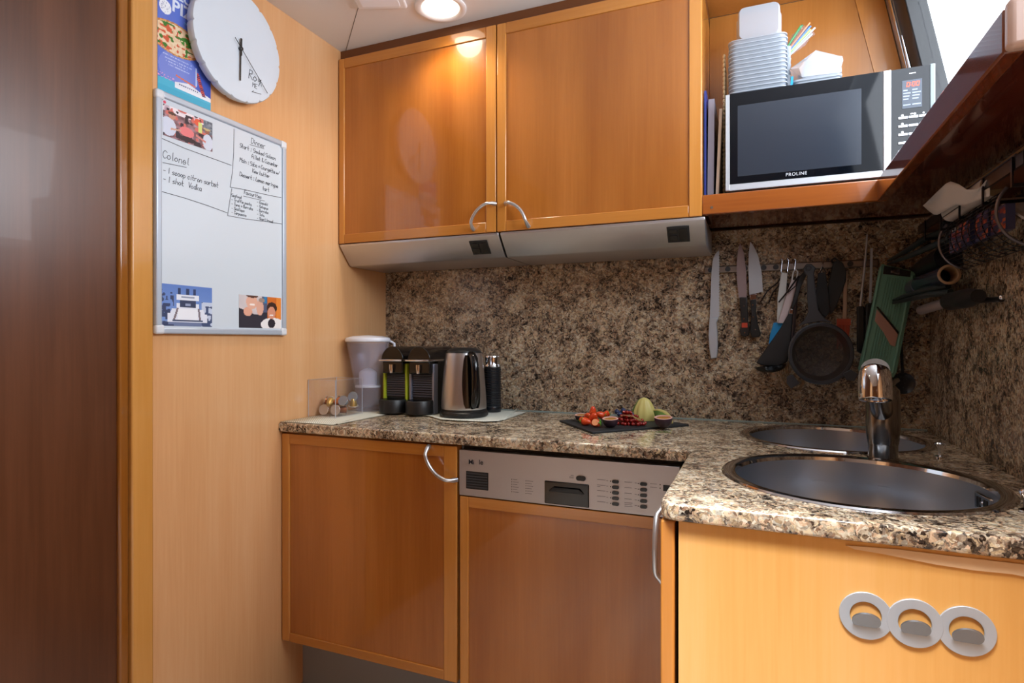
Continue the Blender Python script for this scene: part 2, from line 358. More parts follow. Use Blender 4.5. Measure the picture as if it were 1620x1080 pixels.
# pop-up knobs
for i, (x, y, lab) in enumerate([(1.822, -.474, 'small chrome waste knob on granite to the right of the tap'), (1.826, -.935, 'small chrome waste knob at the right end of the large sink')]):
    o = MB().lathe([(.012, 0), (.012, .003), (.006, .006), (.006, .02), (.011, .028), (.012, .032), (.010, .035), (0, .036)], 24, Matrix.Translation((x, y, .9))).build('waste_knob', CHROME, None, loc=(x, y, .9))
    tag(o, lab, 'knob', 'sink waste knobs')

# ------------------------------------------------------------------ cabinets
def framed_door(cab, x0, x1, z0, z1, y, ls, rs, ts, bs, dname='door', th=.02):
    dd = MB().box((x0 + .001, y + .009, z0 + .001), (x1 - .001, y + th, z1 - .001)).build(dname, W_STILE, cab)
    for a_, b_ in ((x0, x0 + ls), (x1 - rs, x1)): MB().box((a_, y, z0), (b_, y + .0088, z1)).build('stile', W_STILE, dd, bevel=.0025)
    for a_, b_ in ((z1 - ts, z1), (z0, z0 + bs)): MB().box((x0 + ls + .0002, y + .0005, a_), (x1 - rs - .0002, y + .0088, b_)).build('rail', W_DOORX, dd, bevel=.002)
    MB().box((x0 + ls + .0003, y + .005, z0 + bs + .0003), (x1 - rs - .0003, y + .0088, z1 - ts - .0003)).build('door_panel', W_DOOR, dd)
    return dd
def arc_handle(door, c, R, a0, a1, y, name='handle', pl='y', x=None, r=.0052, lf=.028):
    pts = []; rad = []
    n = 22
    for i in range(n + 1):
        s = i / n; a = a0 + (a1 - a0) * s
        lift = lf * min(1, math.sin(PI * s) * 2.2) ** .7 if 0 < s < 1 else 0
        u = c[0] + R * math.cos(a); v = c[1] + R * math.sin(a)
        pts.append((u, y - lift, v) if pl == 'y' else (x - lift, u, v)); rad.append(r * (1.35 if i in (0, 1, n, n - 1) else 1.0))
    return MB().tube(pts, rad, 14).build(name, ALU, door)
YU = -.306; YL = -.591
def base_cab(x0, x1, z0, z1, y0, y1, cab, m, t=.018, front=False):
    b = MB()
    b.box((x0, y0, z0), (x0 + t, y1, z1)); b.box((x1 - t, y0, z0), (x1, y1, z1)); b.box((x0 + t, y0, z0), (x1 - t, y1, z0 + t)); b.box((x0 + t, y0, z1 - t), (x1 - t, y1, z1)); b.box((x0 + t, y1 - .01, z0 + t), (x1 - t, y1, z1 - t))
    return b.build('carcass', m, cab)
# upper pair
c1 = thing('wall_cabinet', 'left wall cabinet above the coffee machines, beside the whiteboard wall', 'cabinet', (.32, -.15, 1.52), 'glossy wall cabinets')
base_cab(.004, .641, 1.527, 2.205, YU + .021, -.0005, c1, W_STILE)
d1 = framed_door(c1, .004, .6405, 1.524, 2.206, YU, .024, .036, .036, .034)
arc_handle(d1, (.648 - .006, 1.534 + .0), .082, PI / 2 * 1.02, PI * .99, YU)
c2 = thing('wall_cabinet', 'right wall cabinet beside the open microwave shelf', 'cabinet', (.96, -.15, 1.52), 'glossy wall cabinets')
base_cab(.645, 1.289, 1.527, 2.205, YU + .021, -.0005, c2, W_STILE)
d2 = framed_door(c2, .6445, 1.289, 1.524, 2.206, YU, .032, .036, .036, .034)
arc_handle(d2, (.668 + .006, 1.530), .083, PI / 2 * .98, PI * .01, YU)
o = MB().box((0, -.29, 2.2065), (1.289, -.02, ZC - .0005)).build('filler_board', mat('shadow_gap_wood', '6b3c18', .4)); tag(o, 'dark wooden filler strip between wall cabinets and ceiling', 'filler')
# hoods
def hood(x0, x1, sx0, sx1, label):
    t = thing('cooker_hood', label, 'cooker hood', ((x0 + x1) / 2, -.15, 1.45), 'steel hood strips')
    prof = [(-.302, 1.522), (-.302, 1.514), (-.245, 1.450), (-.235, 1.4465), (-.02, 1.4465), (-.02, 1.522)]
    MB().prism([(x0, y, z) for y, z in prof], (x1 - x0, 0, 0)).build('hood_body', STEELX, t, bevel=.0015)
    # sloping plane basis
    dv = Vector((0, -.057, .064)).normalized(); nn = Vector((0, -.064, -.057)).normalized()
    Mx = Matrix(((1, 0, 0, 0), (0, dv.y, nn.y, -.2735), (0, dv.z, nn.z, 1.482), (0, 0, 0, 1)))
    sp = MB().box((sx0, -.027, 0), (sx1, .027, .003), Mx).build('switch_plate', BLACKM, t, bevel=.001)
    q = MB(); w_ = (sx1 - sx0 - .014) / 2
    q.box((sx0 + .005, .004, .0026), (sx0 + .005 + w_, .019, .0055), Mx).box((sx0 + .009 + w_, -.02, .0026), (sx1 - .005, .019, .0055), Mx).box((sx0 + .005, -.02, .0026), (sx0 + .005 + w_, -.002, .005), Mx)
    q.build('switch', BLACK, sp, bevel=.001)
hood(.006, .648, .535, .602, 'brushed steel hood strip under the left wall cabinet')
hood(.655, 1.297, 1.188, 1.252, 'brushed steel hood strip under the right wall cabinet')
# lower left cabinet
c3 = thing('base_cabinet', 'wooden base cabinet with curved handle between left wall and dishwasher', 'cabinet', (.33, -.3, .13), 'wooden base cabinets')
base_cab(.004, .646, .19, .868, YL + .021, -.02, c3, W_STILE)
d3 = framed_door(c3, .004, .6465, .19, .864, YL, .031, .043, .033, .028)
arc_handle(d3, (.647, .860), .09, PI * 1.0, PI * 1.5, YL)
o = MB().box((0, -.49, .0), (.6525, -.47, .189)).build('plinth', mat('grey_plinth_laminate', '9a9da0', .5)); tag(o, 'pale grey toe-kick plinth below the base cabinet', 'plinth')
o = MB().box((.6485, -.562, .0), (.6530, -.50, .866)).build('filler_strip', mat('white_filler', '9aa0a6', .5)); tag(o, 'thin white filler strip between base cabinet and dishwasher', 'filler')
# dishwasher
dw = thing('dishwasher', 'built-in dishwasher with steel control strip and wooden front', 'dishwasher', (.95, -.3, .0))
DX0, DX1 = .6545, 1.262
MB().box((DX0, -.55, .10), (DX1, -.03, .845)).build('tub', DARKG, dw)
cp = MB().box((DX0, YL, .728), (DX1, -.552, .856)).build('control_panel', STEELX, dw, bevel=.001)
MB().box((DX0, -.56, .8565), (DX1, -.54, .868)).build('top_trim', BLACKM, dw)
dwd = framed_door(dw, .656, 1.262, .13, .7245, YL, .027, .04, .030, .03, 'front_panel')
yf = YL
q = MB()
for i in range(6): q.box((.679, yf - .0028, .7905 - i * .0075), (.743, yf - .0005, .794 - i * .0075))
vv = MB().box((.676, yf - .0015, .748), (.746, yf + .004, .798)).build('vent', BLACKM, cp, bevel=.002)
q.build('vent_slat', DARKG, vv)
hr = MB().box((.911, yf - .0022, .731), (1.034, yf + .004, .7925)).build('handle_recess', BLACK, cp, bevel=.004)
MB().prism([(.925, yf - .003, .765), (1.02, yf - .003, .765), (1.008, yf - .009, .775), (.937, yf - .009, .775)], (0, 0, .003)).build('grip_lip', BLACKM, hr)
def pill(cx, cz, w_=.016, h=.009, nm='button', par=None):
    pts = []
    for s in (1, -1):
        for i in range(9):
            a = -PI / 2 * s + PI * s * 0 + PI * i / 8 * 1
            a = (-PI / 2 + PI * i / 8) if s == 1 else (PI / 2 + PI * i / 8)
            pts.append((cx + s * (w_ - h) / 2 + h / 2 * math.cos(a), yf - .003, cz + h / 2 * math.sin(a)))
    return MB().prism(pts, (0, .0028, 0)).build(nm, BLACK, par)
pill(1.012, .8065, .026, .013, 'power_button', cp)
lines = MB()
def dot(a, b): MB().box(a, b).build('indicator', BLACK, cp)
GR = mat('panel_print_grey', '6d6d72', .6)
def dline(x, z, w_): lines.box((x, yf - .0006, z), (x + w_, yf + .001, z + .0011))
for i in range(5):
    z = .8060 - i * .0142
    pill(1.103, z, .018, .0085, 'button', cp); dot((1.089, yf - .0006, z - .0012), (1.0912, yf, z + .0012))
    dline(1.055, z + .001, .022)
    if i == 1: dline(1.055, z - .003, .008)
    dline(1.079, z, .005)
    z2 = .8065 - i * .0142
    pill(1.174, z2, .018, .0085, 'button', cp); dot((1.160, yf - .0006, z2 - .0012), (1.1622, yf, z2 + .0012))
    dline(1.126, z2 + .0005, .018); dline(1.152, z2, .005)
    if i == 4: dline(1.126, z2 - .004, .02); dline(1.126, z2 + .005, .02)
for z in (.8085, .8000): dot((1.2135, yf - .0006, z - .0012), (1.2157, yf, z + .0012)); dline(1.190, z, .017)
for i in range(6):
    dot((.8155, yf - .0006, .7855 - i * .0068), (.8172, yf, .7873 - i * .0068)); dline(.8195, .786 - i * .0068, .017 if i % 2 else .013)
    if i < 6: dot((.857, yf - .0006, .785 - i * .0068), (.8587, yf, .7868 - i * .0068)); dline(.8605, .7855 - i * .0068, .014 if i % 2 else .018)
dline(.984, .8115, .008); dline(.980, .8075, .012); dline(.980, .8045, .012)
dot((1.222, yf - .001, .794), (1.245, yf, .809))
lines.build('panel_print', GR, cp)
txt('Mi', .0185, plane_front(.684, .818, yf - .0005), INK, cp, bold=.0002); txt('le', .0185, plane_front(.7165, .8195, yf - .0005), INK, cp, bold=.0002)

# peninsula cabinet
pc = thing('sink_cabinet', 'honey-coloured cabinet end under the sinks with plain front panel', 'cabinet', (1.6, -.8, 0))
MB().box((1.318, -1.083, .02), (1.90, -1.063, .868)).build('front_panel', W_PEN, pc, bevel=.001)
MB().box((1.318, -1.0625, .02), (1.335, -.62, .868)).box((1.335, -.64, .02), (1.90, -.62, .70)).build('carcass', mat('black_gap_board', '16100c', .8), pc)
sd = MB().box((1.2885, -1.081, .10), (1.3115, -.66, .866)).build('door', W_STILE, pc, bevel=.004, seg=3, label='side door seen edge-on')
arc_handle(sd, (-.925, .790), .10, PI * .72, PI * 1.2, 0, pl='x', x=1.2885, lf=.018)
pts = [U(p, q_, Y=-1.0835) for p, q_ in [(1338, 862), (1420, 868), (1500, 878), (1620, 892), (1640, 915), (1600, 907), (1540, 901), (1480, 892), (1400, 876), (1352, 868)]]
MB().prism(pts, (0, -.002, 0)).build('pale_strip', mat('pale_strip_tone', 'e6c49a', .5), pc, label='pale strip under the worktop edge')  # flat strip, paler than the panel, along its upper part
# hook plate
hp = thing('hook_plate', 'three-ring nickel hook plate screwed to the honey cabinet front', 'hook', (1.646, -1.084, .76))
R1, R2 = .0345, .0205
ringc = [(1.5855, .7605), (1.6465, .7605), (1.7075, .7605)]
q = MB()
for kk_, (cx, cz) in enumerate(ringc):
    n = 48; yr = -1.0865 - .0003 * (kk_ % 2)
    oo = [(cx + R1 * math.cos(2 * PI * i / n), cz + R1 * math.sin(2 * PI * i / n)) for i in range(n)]
    ii = []
    for i in range(n):
        a = 2 * PI * i / n; x_, z_ = R2 * math.cos(a), R2 * math.sin(a); z_ = max(z_, -.0135); ii.append((cx + x_, cz + z_))
    vs = [(x_, yr, z_) for x_, z_ in oo] + [(x_, yr, z_) for x_, z_ in ii] + [(x_, -1.0832, z_) for x_, z_ in oo] + [(x_, -1.0832, z_) for x_, z_ in ii]
    fs = []
    for i in range(n):
        j = (i + 1) % n
        fs += [(i, j, n + j, n + i), (2 * n + i, 3 * n + i, 3 * n + j, 2 * n + j), (i, 2 * n + i, 2 * n + j, j), (n + i, n + j, 3 * n + j, 3 * n + i)]
    q.add(vs, fs)
q.build('ring_plate', HOOKM, hp, smooth=True, bevel=.0005)
for (cx, cz) in ringc:
    # tongue cut from the ring, folded outward and up
    q = MB(); n = 16
    poly = []
    base = Vector((cx, -1.0862, cz - .0135)); dirv = Vector((0, -.50, .87)); 
    ph = math.asin(.0135 / R2)
    for i in range(n + 1):
        a = -ph + (PI + 2 * ph) * i / n
        u_, v_ = .0185 * math.cos(a), .0185 * math.sin(a) + .0115
        poly.append(base + Vector((u_, 0, 0)) + dirv * max(v_, 0) * .92)
    q.prism(poly, (0, -.001, -.0018)); q.build('hook', mat('shaded_hook_nickel', '8b9096', .35, .8), hp)  # plate nickel darkened in its colour to shade the tongue

# ------------------------------------------------------------------ open shelf, microwave
XS = 1.725; ZS0, ZS1 = 1.528, 1.585; YE = -1.16
sh = thing('open_shelf', 'glossy reddish L-shaped shelf under the microwave, running along the window', 'shelf', (1.6, -.2, ZS0))
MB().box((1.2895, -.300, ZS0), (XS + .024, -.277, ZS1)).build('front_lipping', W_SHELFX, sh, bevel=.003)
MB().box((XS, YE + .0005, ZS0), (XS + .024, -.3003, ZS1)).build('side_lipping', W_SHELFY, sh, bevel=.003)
MB().box((XS - .0, YE - .022, ZS0 - .002), (RX(1.6) - .002, YE, ZS1 + .004)).build('end_cap', wood('light_tinted_end_cap', 'cfaea0', 'd6b8aa', 'dcc2b6', rough=.2), sh, bevel=.007, seg=4)  # pale pink base puts the light on this end into the colour
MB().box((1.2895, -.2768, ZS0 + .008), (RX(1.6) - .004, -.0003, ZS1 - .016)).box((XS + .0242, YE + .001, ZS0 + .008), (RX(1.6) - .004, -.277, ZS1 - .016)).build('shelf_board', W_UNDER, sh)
MB().lathe([(.004, 0), (.004, .001), (.0022, .001), (.0022, .0003), (0, .0003)], 20, axisM((1.316, -.3005, 1.547), (1.316, -1, 1.547))).build('screw', CHROME, sh)
MB().box((1.79, -1.10, ZS0 + .0065), (1.802, -1.06, ZS0 + .008)).build('clip', CHROME, sh)
cu = thing('cubby_lining', 'plain orange wood lining behind and above the microwave', 'cabinet lining', (1.6, -.02, ZS1))
MB().box((1.2895, -.014, ZS1 - .016), (1.72, -.0005, 2.236)).build('back_board', W_CUBBY, cu)
zz0, zz1 = ZS1 - .016, 2.236
MB().prism([(1.722 + .13, -.0165, zz0), (RX(zz0) - .002, -.0165, zz0), (RX(zz1) - .002, -.0165, zz1), (1.7045, -.0165, zz1)], (0, .016, 0)).build('side_board', wood('cubby_side_wood_lit', 'b97631', 'c4823b', 'cf8f48', rough=.28, coat=.2, seed=9, band=.6), cu)  # same lining wood with a brighter base, light put into its colour
# fill right part of back board up to the slanted joint
MB().prism([(1.7201, -.013, zz0), (1.86, -.013, zz0), (1.72, -.013, 2.16)], (0, .012, 0)).build('back_board', W_CUBBY, cu)
MB().box((1.2895, -.302, 2.2362), (RX(2.23) - .002, -.017, ZC - .0003)).build('top_board', W_CUBBY, cu)

# microwave
MX0, MX1, MZ0, MZ1, MYF, MYB = 1.3525, 1.853, 1.592, 1.866, -.292, -.03
mw = thing('microwave', 'silver-framed black microwave standing on the open shelf', 'microwave', ((MX0 + MX1) / 2, -.15, MZ0))
MB().box((MX0 + .004, MYF + .02, MZ0), (MX1 - .002, MYB, MZ1 - .002)).build('body', mat('microwave_case', '9ea3a8', .3, .7), mw, bevel=.004)
dX = 1.757
MSIL = mat('microwave_silver', 'c6cad0', .3, .35)
door = MB()
door.box((MX0, MYF, MZ0 + .001), (MX0 + .012, MYF + .02, MZ1)); door.box((MX0 + .012, MYF, MZ0 + .001), (MX1 - .06, MYF + .02, MZ0 + .018))
dd = door.build('door', MSIL, mw, bevel=.001, label='silver door surround')
MB().box((MX0 + .0121, MYF - .001, MZ0 + .0182), (dX - .018, MYF + .0195, MZ1 + .0005)).build('door_glass', GLASSB, dd)
MB().box((1.385, MYF - .0014, 1.630), (1.690, MYF, 1.830)).build('door_window', MWWIN, dd)
MB().box((dX - .0178, MYF - .004, MZ0 + .012), (dX, MYF + .0195, MZ1 + .0005)).build('door_handle', MSIL, dd, bevel=.002)
txt('PROLINE', .0125, plane_front(1.535, 1.6175, MYF - .0011), mat('grey_print', 'c9ccd2', .4), dd, align='CENTER', space=1.1)
pn = MB().box((dX + .0005, MYF, MZ0 + .001), (MX1 - .012, MYF + .0195, MZ1)).build('control_panel', GLASSB, mw)
MB().box((MX1 - .0118, MYF - .001, MZ0 + .001), (MX1, MYF + .0195, MZ1 + .002)).build('side_strip', mat('grey_case_edge', '6a7478', .35, .3), mw, bevel=.002)
LCD = mat('lcd_glass', '303a48', .3)
lc = MB().box((1.7815, MYF - .001, 1.762), (1.8245, MYF, 1.834)).build('display', LCD, pn)
lb = MB()
for i in range(6):
    z = 1.807 - i * .0075
    for x_, w_ in ((1.7835, .016), (1.8035, .0185)):
        if (i * 7 + int(x_ * 1000)) % 5 != 1: lb.box((x_, MYF - .0014, z), (x_ + w_ * (.6 + .4 * ((i * 3) % 4) / 3), MYF - .0009, z + .0028))
lb.build('display_symbols', mat('lcd_symbol', '8a98aa', .4), lc)
sg = MB()
def seg0(x, z, w_, h, t=.0012):
    f = lambda x_, z_: (x_ + (z_ - z) * .12, MYF - .0016, z_)
    for (a_, b_, c_, d_) in ((0, 0, w_, t), (0, h - t, w_, h), (0, 0, t, h * .46), (0, h * .54, t, h), (w_ - t, 0, w_, h * .46), (w_ - t, h * .54, w_, h)):
        sg.prism([f(x + a_, z + b_), f(x + c_, z + b_), f(x + c_, z + d_), f(x + a_, z + d_)], (0, .0005, 0))
for x_ in (1.7905, 1.8025, 1.8115): seg0(x_, 1.817, .0065, .0115)
for z_ in (1.820, 1.825): sg.box((1.7995, MYF - .0016, z_), (1.8008, MYF - .0011, z_ + .0014))
sg.build('clock_digits', emis('red_led', 'ff4a28', 3.0), lc)
MB().box((1.797, MYF - .0008, 1.850), (1.811, MYF, 1.852)).build('indicator', WHITE, pn)
for r_ in range(5):
    z = 1.7355 - r_ * .0215
    for k_ in range(3): MB().box((1.7725 + k_ * .0225, MYF - .0025, z), (1.7935 + k_ * .0225, MYF, z + .0065)).build('button', MSIL, pn, bevel=.0008)
ic = MB()
for r_ in range(3):
    z = 1.7455 - r_ * .0215
    ic.lathe([(.0028, 0), (.0028, .0006), (0, .0006)], 12, axisM((1.782, MYF, z), (1.782, -9, z)))
    if r_ == 0:
        ic.box((1.7995, MYF - .0006, z), (1.805, MYF, z + .003)); ic.lathe([(.0028, 0), (.0028, .0006), (0, .0006)], 12, axisM((1.809, MYF, z + .001), (1.809, -9, z)))
        ic.lathe([(.0025, 0), (.0025, .0006), (0, .0006)], 4, axisM((1.828, MYF, z + .001), (1.828, -9, z)))
ic.build('icon', WHITE, pn)
q = MB()
for x_ in (MX0 + .04, MX1 - .04):
    for y_ in (MYF + .05, MYB - .04): q.lathe([(.012, 1.5692), (.012, 1.5925)], 16, Matrix.Translation((x_, y_, 0)))
q.build('foot', BLACKM, mw)

# things beside the microwave (stand on the shelf board)
ZB = ZS1 - .0158
def upright(x, w_, y0, y1, h, m, label, name='book', cat='book', tilt=0, pages=None):
    M = Matrix.Translation((x, 0, ZB)) @ Matrix.Rotation(tilt, 4, 'Y')
    t = thing(name, label, cat, (x, (y0 + y1) / 2, ZB), 'books and boards beside the microwave')
    MB().box((0, y0, 0), (.0016, y1, h), M).box((w_ - .0016, y0, 0), (w_, y1, h), M).box((.0016, y0, 0), (w_ - .0016, y0 + .0016, h), M).build('cover', m, t)
    MB().box((.0017, y0 + .002, .003), (w_ - .0017, y1 - .003, h - .004), M).build('pages', WHITEP, t)
upright(1.2915, .006, -.255, -.06, .333, mat('blue_cover', '2c3c86', .3), 'thin dark blue booklet against the cabinet side, leftmost on the shelf')
upright(1.3000, .017, -.25, -.05, .308, mat('lilac_cover', '82808f', .3), 'lilac grey book standing second from the cabinet side', tilt=.01)
upright(1.3225, .008, -.25, -.06, .276, mat('cream_cover', 'd9cfc2', .5), 'cream white thin book leaning beside the lilac one', tilt=.04)
# wicker tray on edge
t = thing('wicker_tray', 'tall beige wicker tray standing on edge left of the microwave', 'tray', (1.345, -.13, ZB))
q = MB()
for i in range(34):
    z = ZB + .0075 + i * .0133
    q.sphere((1.3445, -.205, z), .0075, 10, sc=(.62, .9, 1.0)); 
q.box((1.3425, -.205, ZB), (1.3465, -.045, ZB + .445))
q.build('woven_rim', mat('wicker', 'c9b48e', .7), t)

# stack of tubs on top of microwave
ZT = MZ1 - .002
def rrect(x0, x1, y0, y1, r, z, n=5):
    P = []
    for cx, cy, a0 in ((x1 - r, y1 - r, 0), (x0 + r, y1 - r, PI / 2), (x0 + r, y0 + r, PI), (x1 - r, y0 + r, 1.5 * PI)):
        for i in range(n + 1): a_ = a0 + PI / 2 * i / n; P.append((cx + r * math.cos(a_), cy + r * math.sin(a_), z))
    return P
def loft(mb, rings, cap0=True, cap1=True, M=None):
    n = len(rings[0]); vs = [p for r in rings for p in r]; fs = []
    for j in range(len(rings) - 1):
        for i in range(n): k = (i + 1) % n; fs.append((j * n + i, j * n + k, (j + 1) * n + k, (j + 1) * n + i))
    if cap0: fs.append(tuple(reversed(range(n))))
    if cap1: fs.append(tuple(range((len(rings) - 1) * n, len(rings) * n)))
    return mb.add(vs, fs, M)
def tub(x0, x1, y0, y1, z, h, nm='food_tub', lip=.004):
    q = MB()
    rg = [rrect(x0 + .010, x1 - .010, y0 + .010, y1 - .010, .015, z + .0), rrect(x0 + .005, x1 - .005, y0 + .005, y1 - .005, .018, z + h * .7), rrect(x0 + .004, x1 - .004, y0 + .004, y1 - .004, .018, z + h - .003),
          rrect(x0, x1, y0, y1, .02, z + h - .003), rrect(x0, x1, y0, y1, .02, z + h)]
    loft(q, rg, True, False); return q
# nested tubs: each lip shows as a ring
lips = 15
for i in range(lips):
    q = MB(); z = ZT + i * .0115
    off = random.uniform(-.0012, .0012)
    loft(q, [rrect(1.368 + off, 1.508 + off, -.245, -.13, .015, z), rrect(1.362 + off, 1.512 + off, -.25, -.125, .018, z + .008), rrect(1.358 + off, 1.516 + off, -.254, -.121, .02, z + .0082), rrect(1.358 + off, 1.516 + off, -.254, -.121, .02, z + .0108)], True, False)
    o = q.build('food_tub', FROST, None, loc=(1.437, -.19, z)); 
    tag(o, ('frosted food tub, number %s from the bottom of the nested stack' % ['one', 'two', 'three', 'four', 'five', 'six', 'seven', 'eight', 'nine', 'ten', 'eleven', 'twelve', 'thirteen', 'fourteen', 'fifteen'][i]) if i not in (0, lips - 1) else ('lowest frosted tub of the stack, resting on the microwave' if i == 0 else 'topmost flat tub of the stack, under the upright tub'), 'tub', 'nested frosted tubs')
# upright tub: stands on its side on the stack, bottom facing the room
zb = ZT + (lips - 1) * .0115 + .0112
q = MB()
def rr_xz(x0, x1, z0, z1, r, y): return [(a_, y, b_) for a_, b_, _ in rrect(x0, x1, z0, z1, r, 0)]
loft(q, [rr_xz(1.388, 1.492, zb + .008, zb + .098, .014, -.235), rr_xz(1.384, 1.496, zb + .004, zb + .102, .018, -.228), rr_xz(1.380, 1.500, zb + .0015, zb + .1055, .018, -.17), rr_xz(1.378, 1.502, zb + .0, zb + .107, .018, -.168)], True, False)
o = q.build('food_tub', FROST, None, loc=(1.44, -.2, zb)); tag(o, 'frosted food tub standing on its side on top of the nested stack', 'tub')
q = MB()
for i in range(9):
    loft(q, [rrect(1.506, 1.524, -.2, -.11, .006, ZT + i * .017), rrect(1.5045, 1.5265, -.202, -.108, .006, ZT + .013 + i * .017), rrect(1.5045, 1.5265, -.202, -.108, .006, ZT + .016 + i * .017)], True, True)
o = q.build('lid_pile', FROST, None, loc=(1.52, -.15, ZT)); tag(o, 'narrow pile of frosted lids behind the tub stack', 'lids', kind='stuff')
# bag of straws
bgq = thing('straw_bag', 'open clear bag of coloured party straws behind the upright tub', 'bag', (1.53, -.1, ZT))
Mb = Matrix.Translation((1.519, -.150, ZT + .154)) @ Matrix.Rotation(math.radians(42), 4, 'Y') @ Matrix.Translation((0, 0, -.02))
MB().lathe([(.002, 0), (.016, .03), (.026, .065), (.022, .085), (.027, .10)], 14, Mb, cap=False, sy=.5).build('bag_film', JUGP, bgq)
cols = ['2f9a4a', 'b8d23a', '3a78c8', 'e0e4e8', '2f9a4a', 'd9e84a', '3f6fae', 'e58a5a', 'b0cfe0', '2c8b58']
for i, c_ in enumerate(cols):
    a_ = i * 2.4; r_ = .003 + .0015 * (i % 5)
    MB().tube([(r_ * math.cos(a_), r_ * .5 * math.sin(a_), .008), (r_ * 2.6 * math.cos(a_), r_ * .8 * math.sin(a_), .098 + .006 * (i % 4))], .0026, 8, M=Mb).build('straw', mat('straw_' + c_, c_, .4), bgq)
# heap of clear boxes under cloth-like bag on the right
bb = thing('bagged_tubs', 'crumpled clear bag of takeaway tubs, right on top of the microwave', 'tubs', (1.58, -.16, ZT))
q = MB()
loft(q, [rrect(1.533, 1.647, -.24, -.14, .012, ZT + .0), rrect(1.533, 1.648, -.243, -.137, .012, ZT + .026), rrect(1.528, 1.652, -.247, -.133, .012, ZT + .028), rrect(1.528, 1.652, -.247, -.133, .012, ZT + .033)], True, True)
q.build('tub', FROST, bb)
q = MB(); Mt = Matrix.Translation((1.600, -.19, ZT + .036)) @ Matrix.Rotation(math.radians(9), 4, 'Y')
loft(q, [rrect(-.048, .046, -.04, .04, .008, -.002), rrect(-.05, .046, -.042, .042, .01, .03), rrect(-.044, .049, -.04, .04, .01, .05), rrect(-.01, .046, -.03, .03, .006, .062)], True, True, Mt)
q.build('tub', FROST, bb)
q = MB(); random.seed(3)
P = [(-.052, -.045, .034), (-.01, -.047, .075), (.0, .03, .082), (.052, -.044, .048), (.055, .04, .046), (-.075, -.02, .045), (-.062, .02, .02), (.054, -.046, .004), (-.045, -.047, .006), (-.02, .035, .0), (.054, .04, .0)]
MM = Matrix.Translation((1.597, -.19, ZT + .036))
q.add(P, [(0, 1, 3), (1, 2, 4, 3), (0, 5, 1), (5, 6, 2, 1), (0, 3, 7, 8), (3, 4, 10, 7), (5, 0, 8, 6), (2, 6, 9, 10, 4)], MM)
q.build('bag_film', mat('bag_film', 'f2f4f8', .2, Transmission_Weight=.7, IOR=1.1), bb, smooth=False)
o = MB().box((1.5215, -.245, ZT), (1.5275, -.241, ZT + .045), rot_at((1.5245, -.243, ZT), .06, 'Y')).build('blue_clip', mat('bright_blue_plastic', '1f9ad0', .35), None); tag(o, 'bright blue plastic bag clip between the tub stack and the bag', 'clip')

# ------------------------------------------------------------------ ceiling downlight
cl = thing('ceiling_light', 'round recessed ceiling light glowing above the left wall cabinet', 'ceiling light', (.49, -.405, ZC))
Mc = Matrix.Translation((.490, -.405, ZC))
MB().lathe([(.083, -.0003), (.083, -.004), (.080, -.006), (.066, -.006), (.062, -.003), (.060, -.001)], 64, Mc, cap=False).build('light_frame', WHITE, cl)
MB().lathe([(0, -.0015), (.0615, -.0015)], 64, Mc, cap=False).build('diffuser', emis('lamp_glow', 'fff0d8', 5.0), cl)
for i, (x, y) in enumerate(LAMPS): pass
cc = U(577, 10, Z=ZC)
hh = thing('ceiling_fitting', 'corner of a white square ceiling fitting at the top of the picture', 'ceiling fitting', (cc.x, cc.y, ZC))
Mf = Matrix.Translation((cc.x, cc.y, 0)) @ Matrix.Rotation(math.radians(20), 4, 'Z')
MB().box((-.02, -.20, ZC - .012), (.14, .0, ZC - .0003), Mf).build('fitting_frame', WHITE, hh, bevel=.006)
MB().box((0.0, -.18, ZC - .0145), (.12, -.02, ZC - .0115), Mf).build('fitting_lens', mat('opal_lens', 'f4f8ff', .3), hh)
#PART2
# ------------------------------------------------------------------ handwriting (single pen strokes)
GL = {'a': '35 15 04 03 12 32 35 32 42', 'b': '08 02 32 43 44 35 05', 'c': '34 25 15 04 03 12 22 33', 'd': '35 15 04 03 12 32 38 32', 'e': '04 33 34 25 15 04 03 12 32',
      'f': '38 28 17 12|05 35', 'g': '35 15 04 03 12 33 35 31 20 00', 'h': '08 02|04 25 34 32', 'i': '15 12|17 16', 'k': '08 02|35 03 32', 'l': '18 13 22', 'm': '05 02|04 15 24 22|24 35 44 42',
      'n': '05 02|04 15 25 34 32', 'o': '15 04 03 12 22 33 34 25 15', 'p': '05 00|05 25 34 33 22 02', 'q': '35 15 04 03 12 33|35 30', 'r': '05 02|04 15 35', 's': '35 15 04 33 22 02',
      't': '18 13 22 32|05 35', 'u': '05 03 12 22 33 35|33 32', 'v': '05 12 35', 'w': '05 02 24 32 45', 'x': '05 32|35 02', 'y': '05 13 35|35 10', 'z': '05 35 02 32',
      'D': '08 02 22 44 46 28 08', 'S': '47 28 07 05 44 32 02', 'M': '02 08 25 48 42', 'L': '08 02 42', 'F': '02 08 48|05 35', 'C': '47 28 18 06 04 12 22 43', 'G': '47 28 06 03 22 43 45 25',
      'T': '08 48|28 22', 'B': '02 08 28 37 26 05|26 44 32 02', 'V': '08 22 48', 'K': '08 02|48 05 42', 'O': '18 06 04 22 43 46 28 18', 'N': '02 08 42 48', 'E': '48 08 02 42|05 35', 'R': '02 08 38 36 05 42',
      '1': '18 12', '+': '04 44|26 22', '-': '04 34', ':': '13 12|16 15', '/': '02 48', '&': '42 06 18 27 03 12 43', '!': '18 14|13 12', "'": '18 16'}
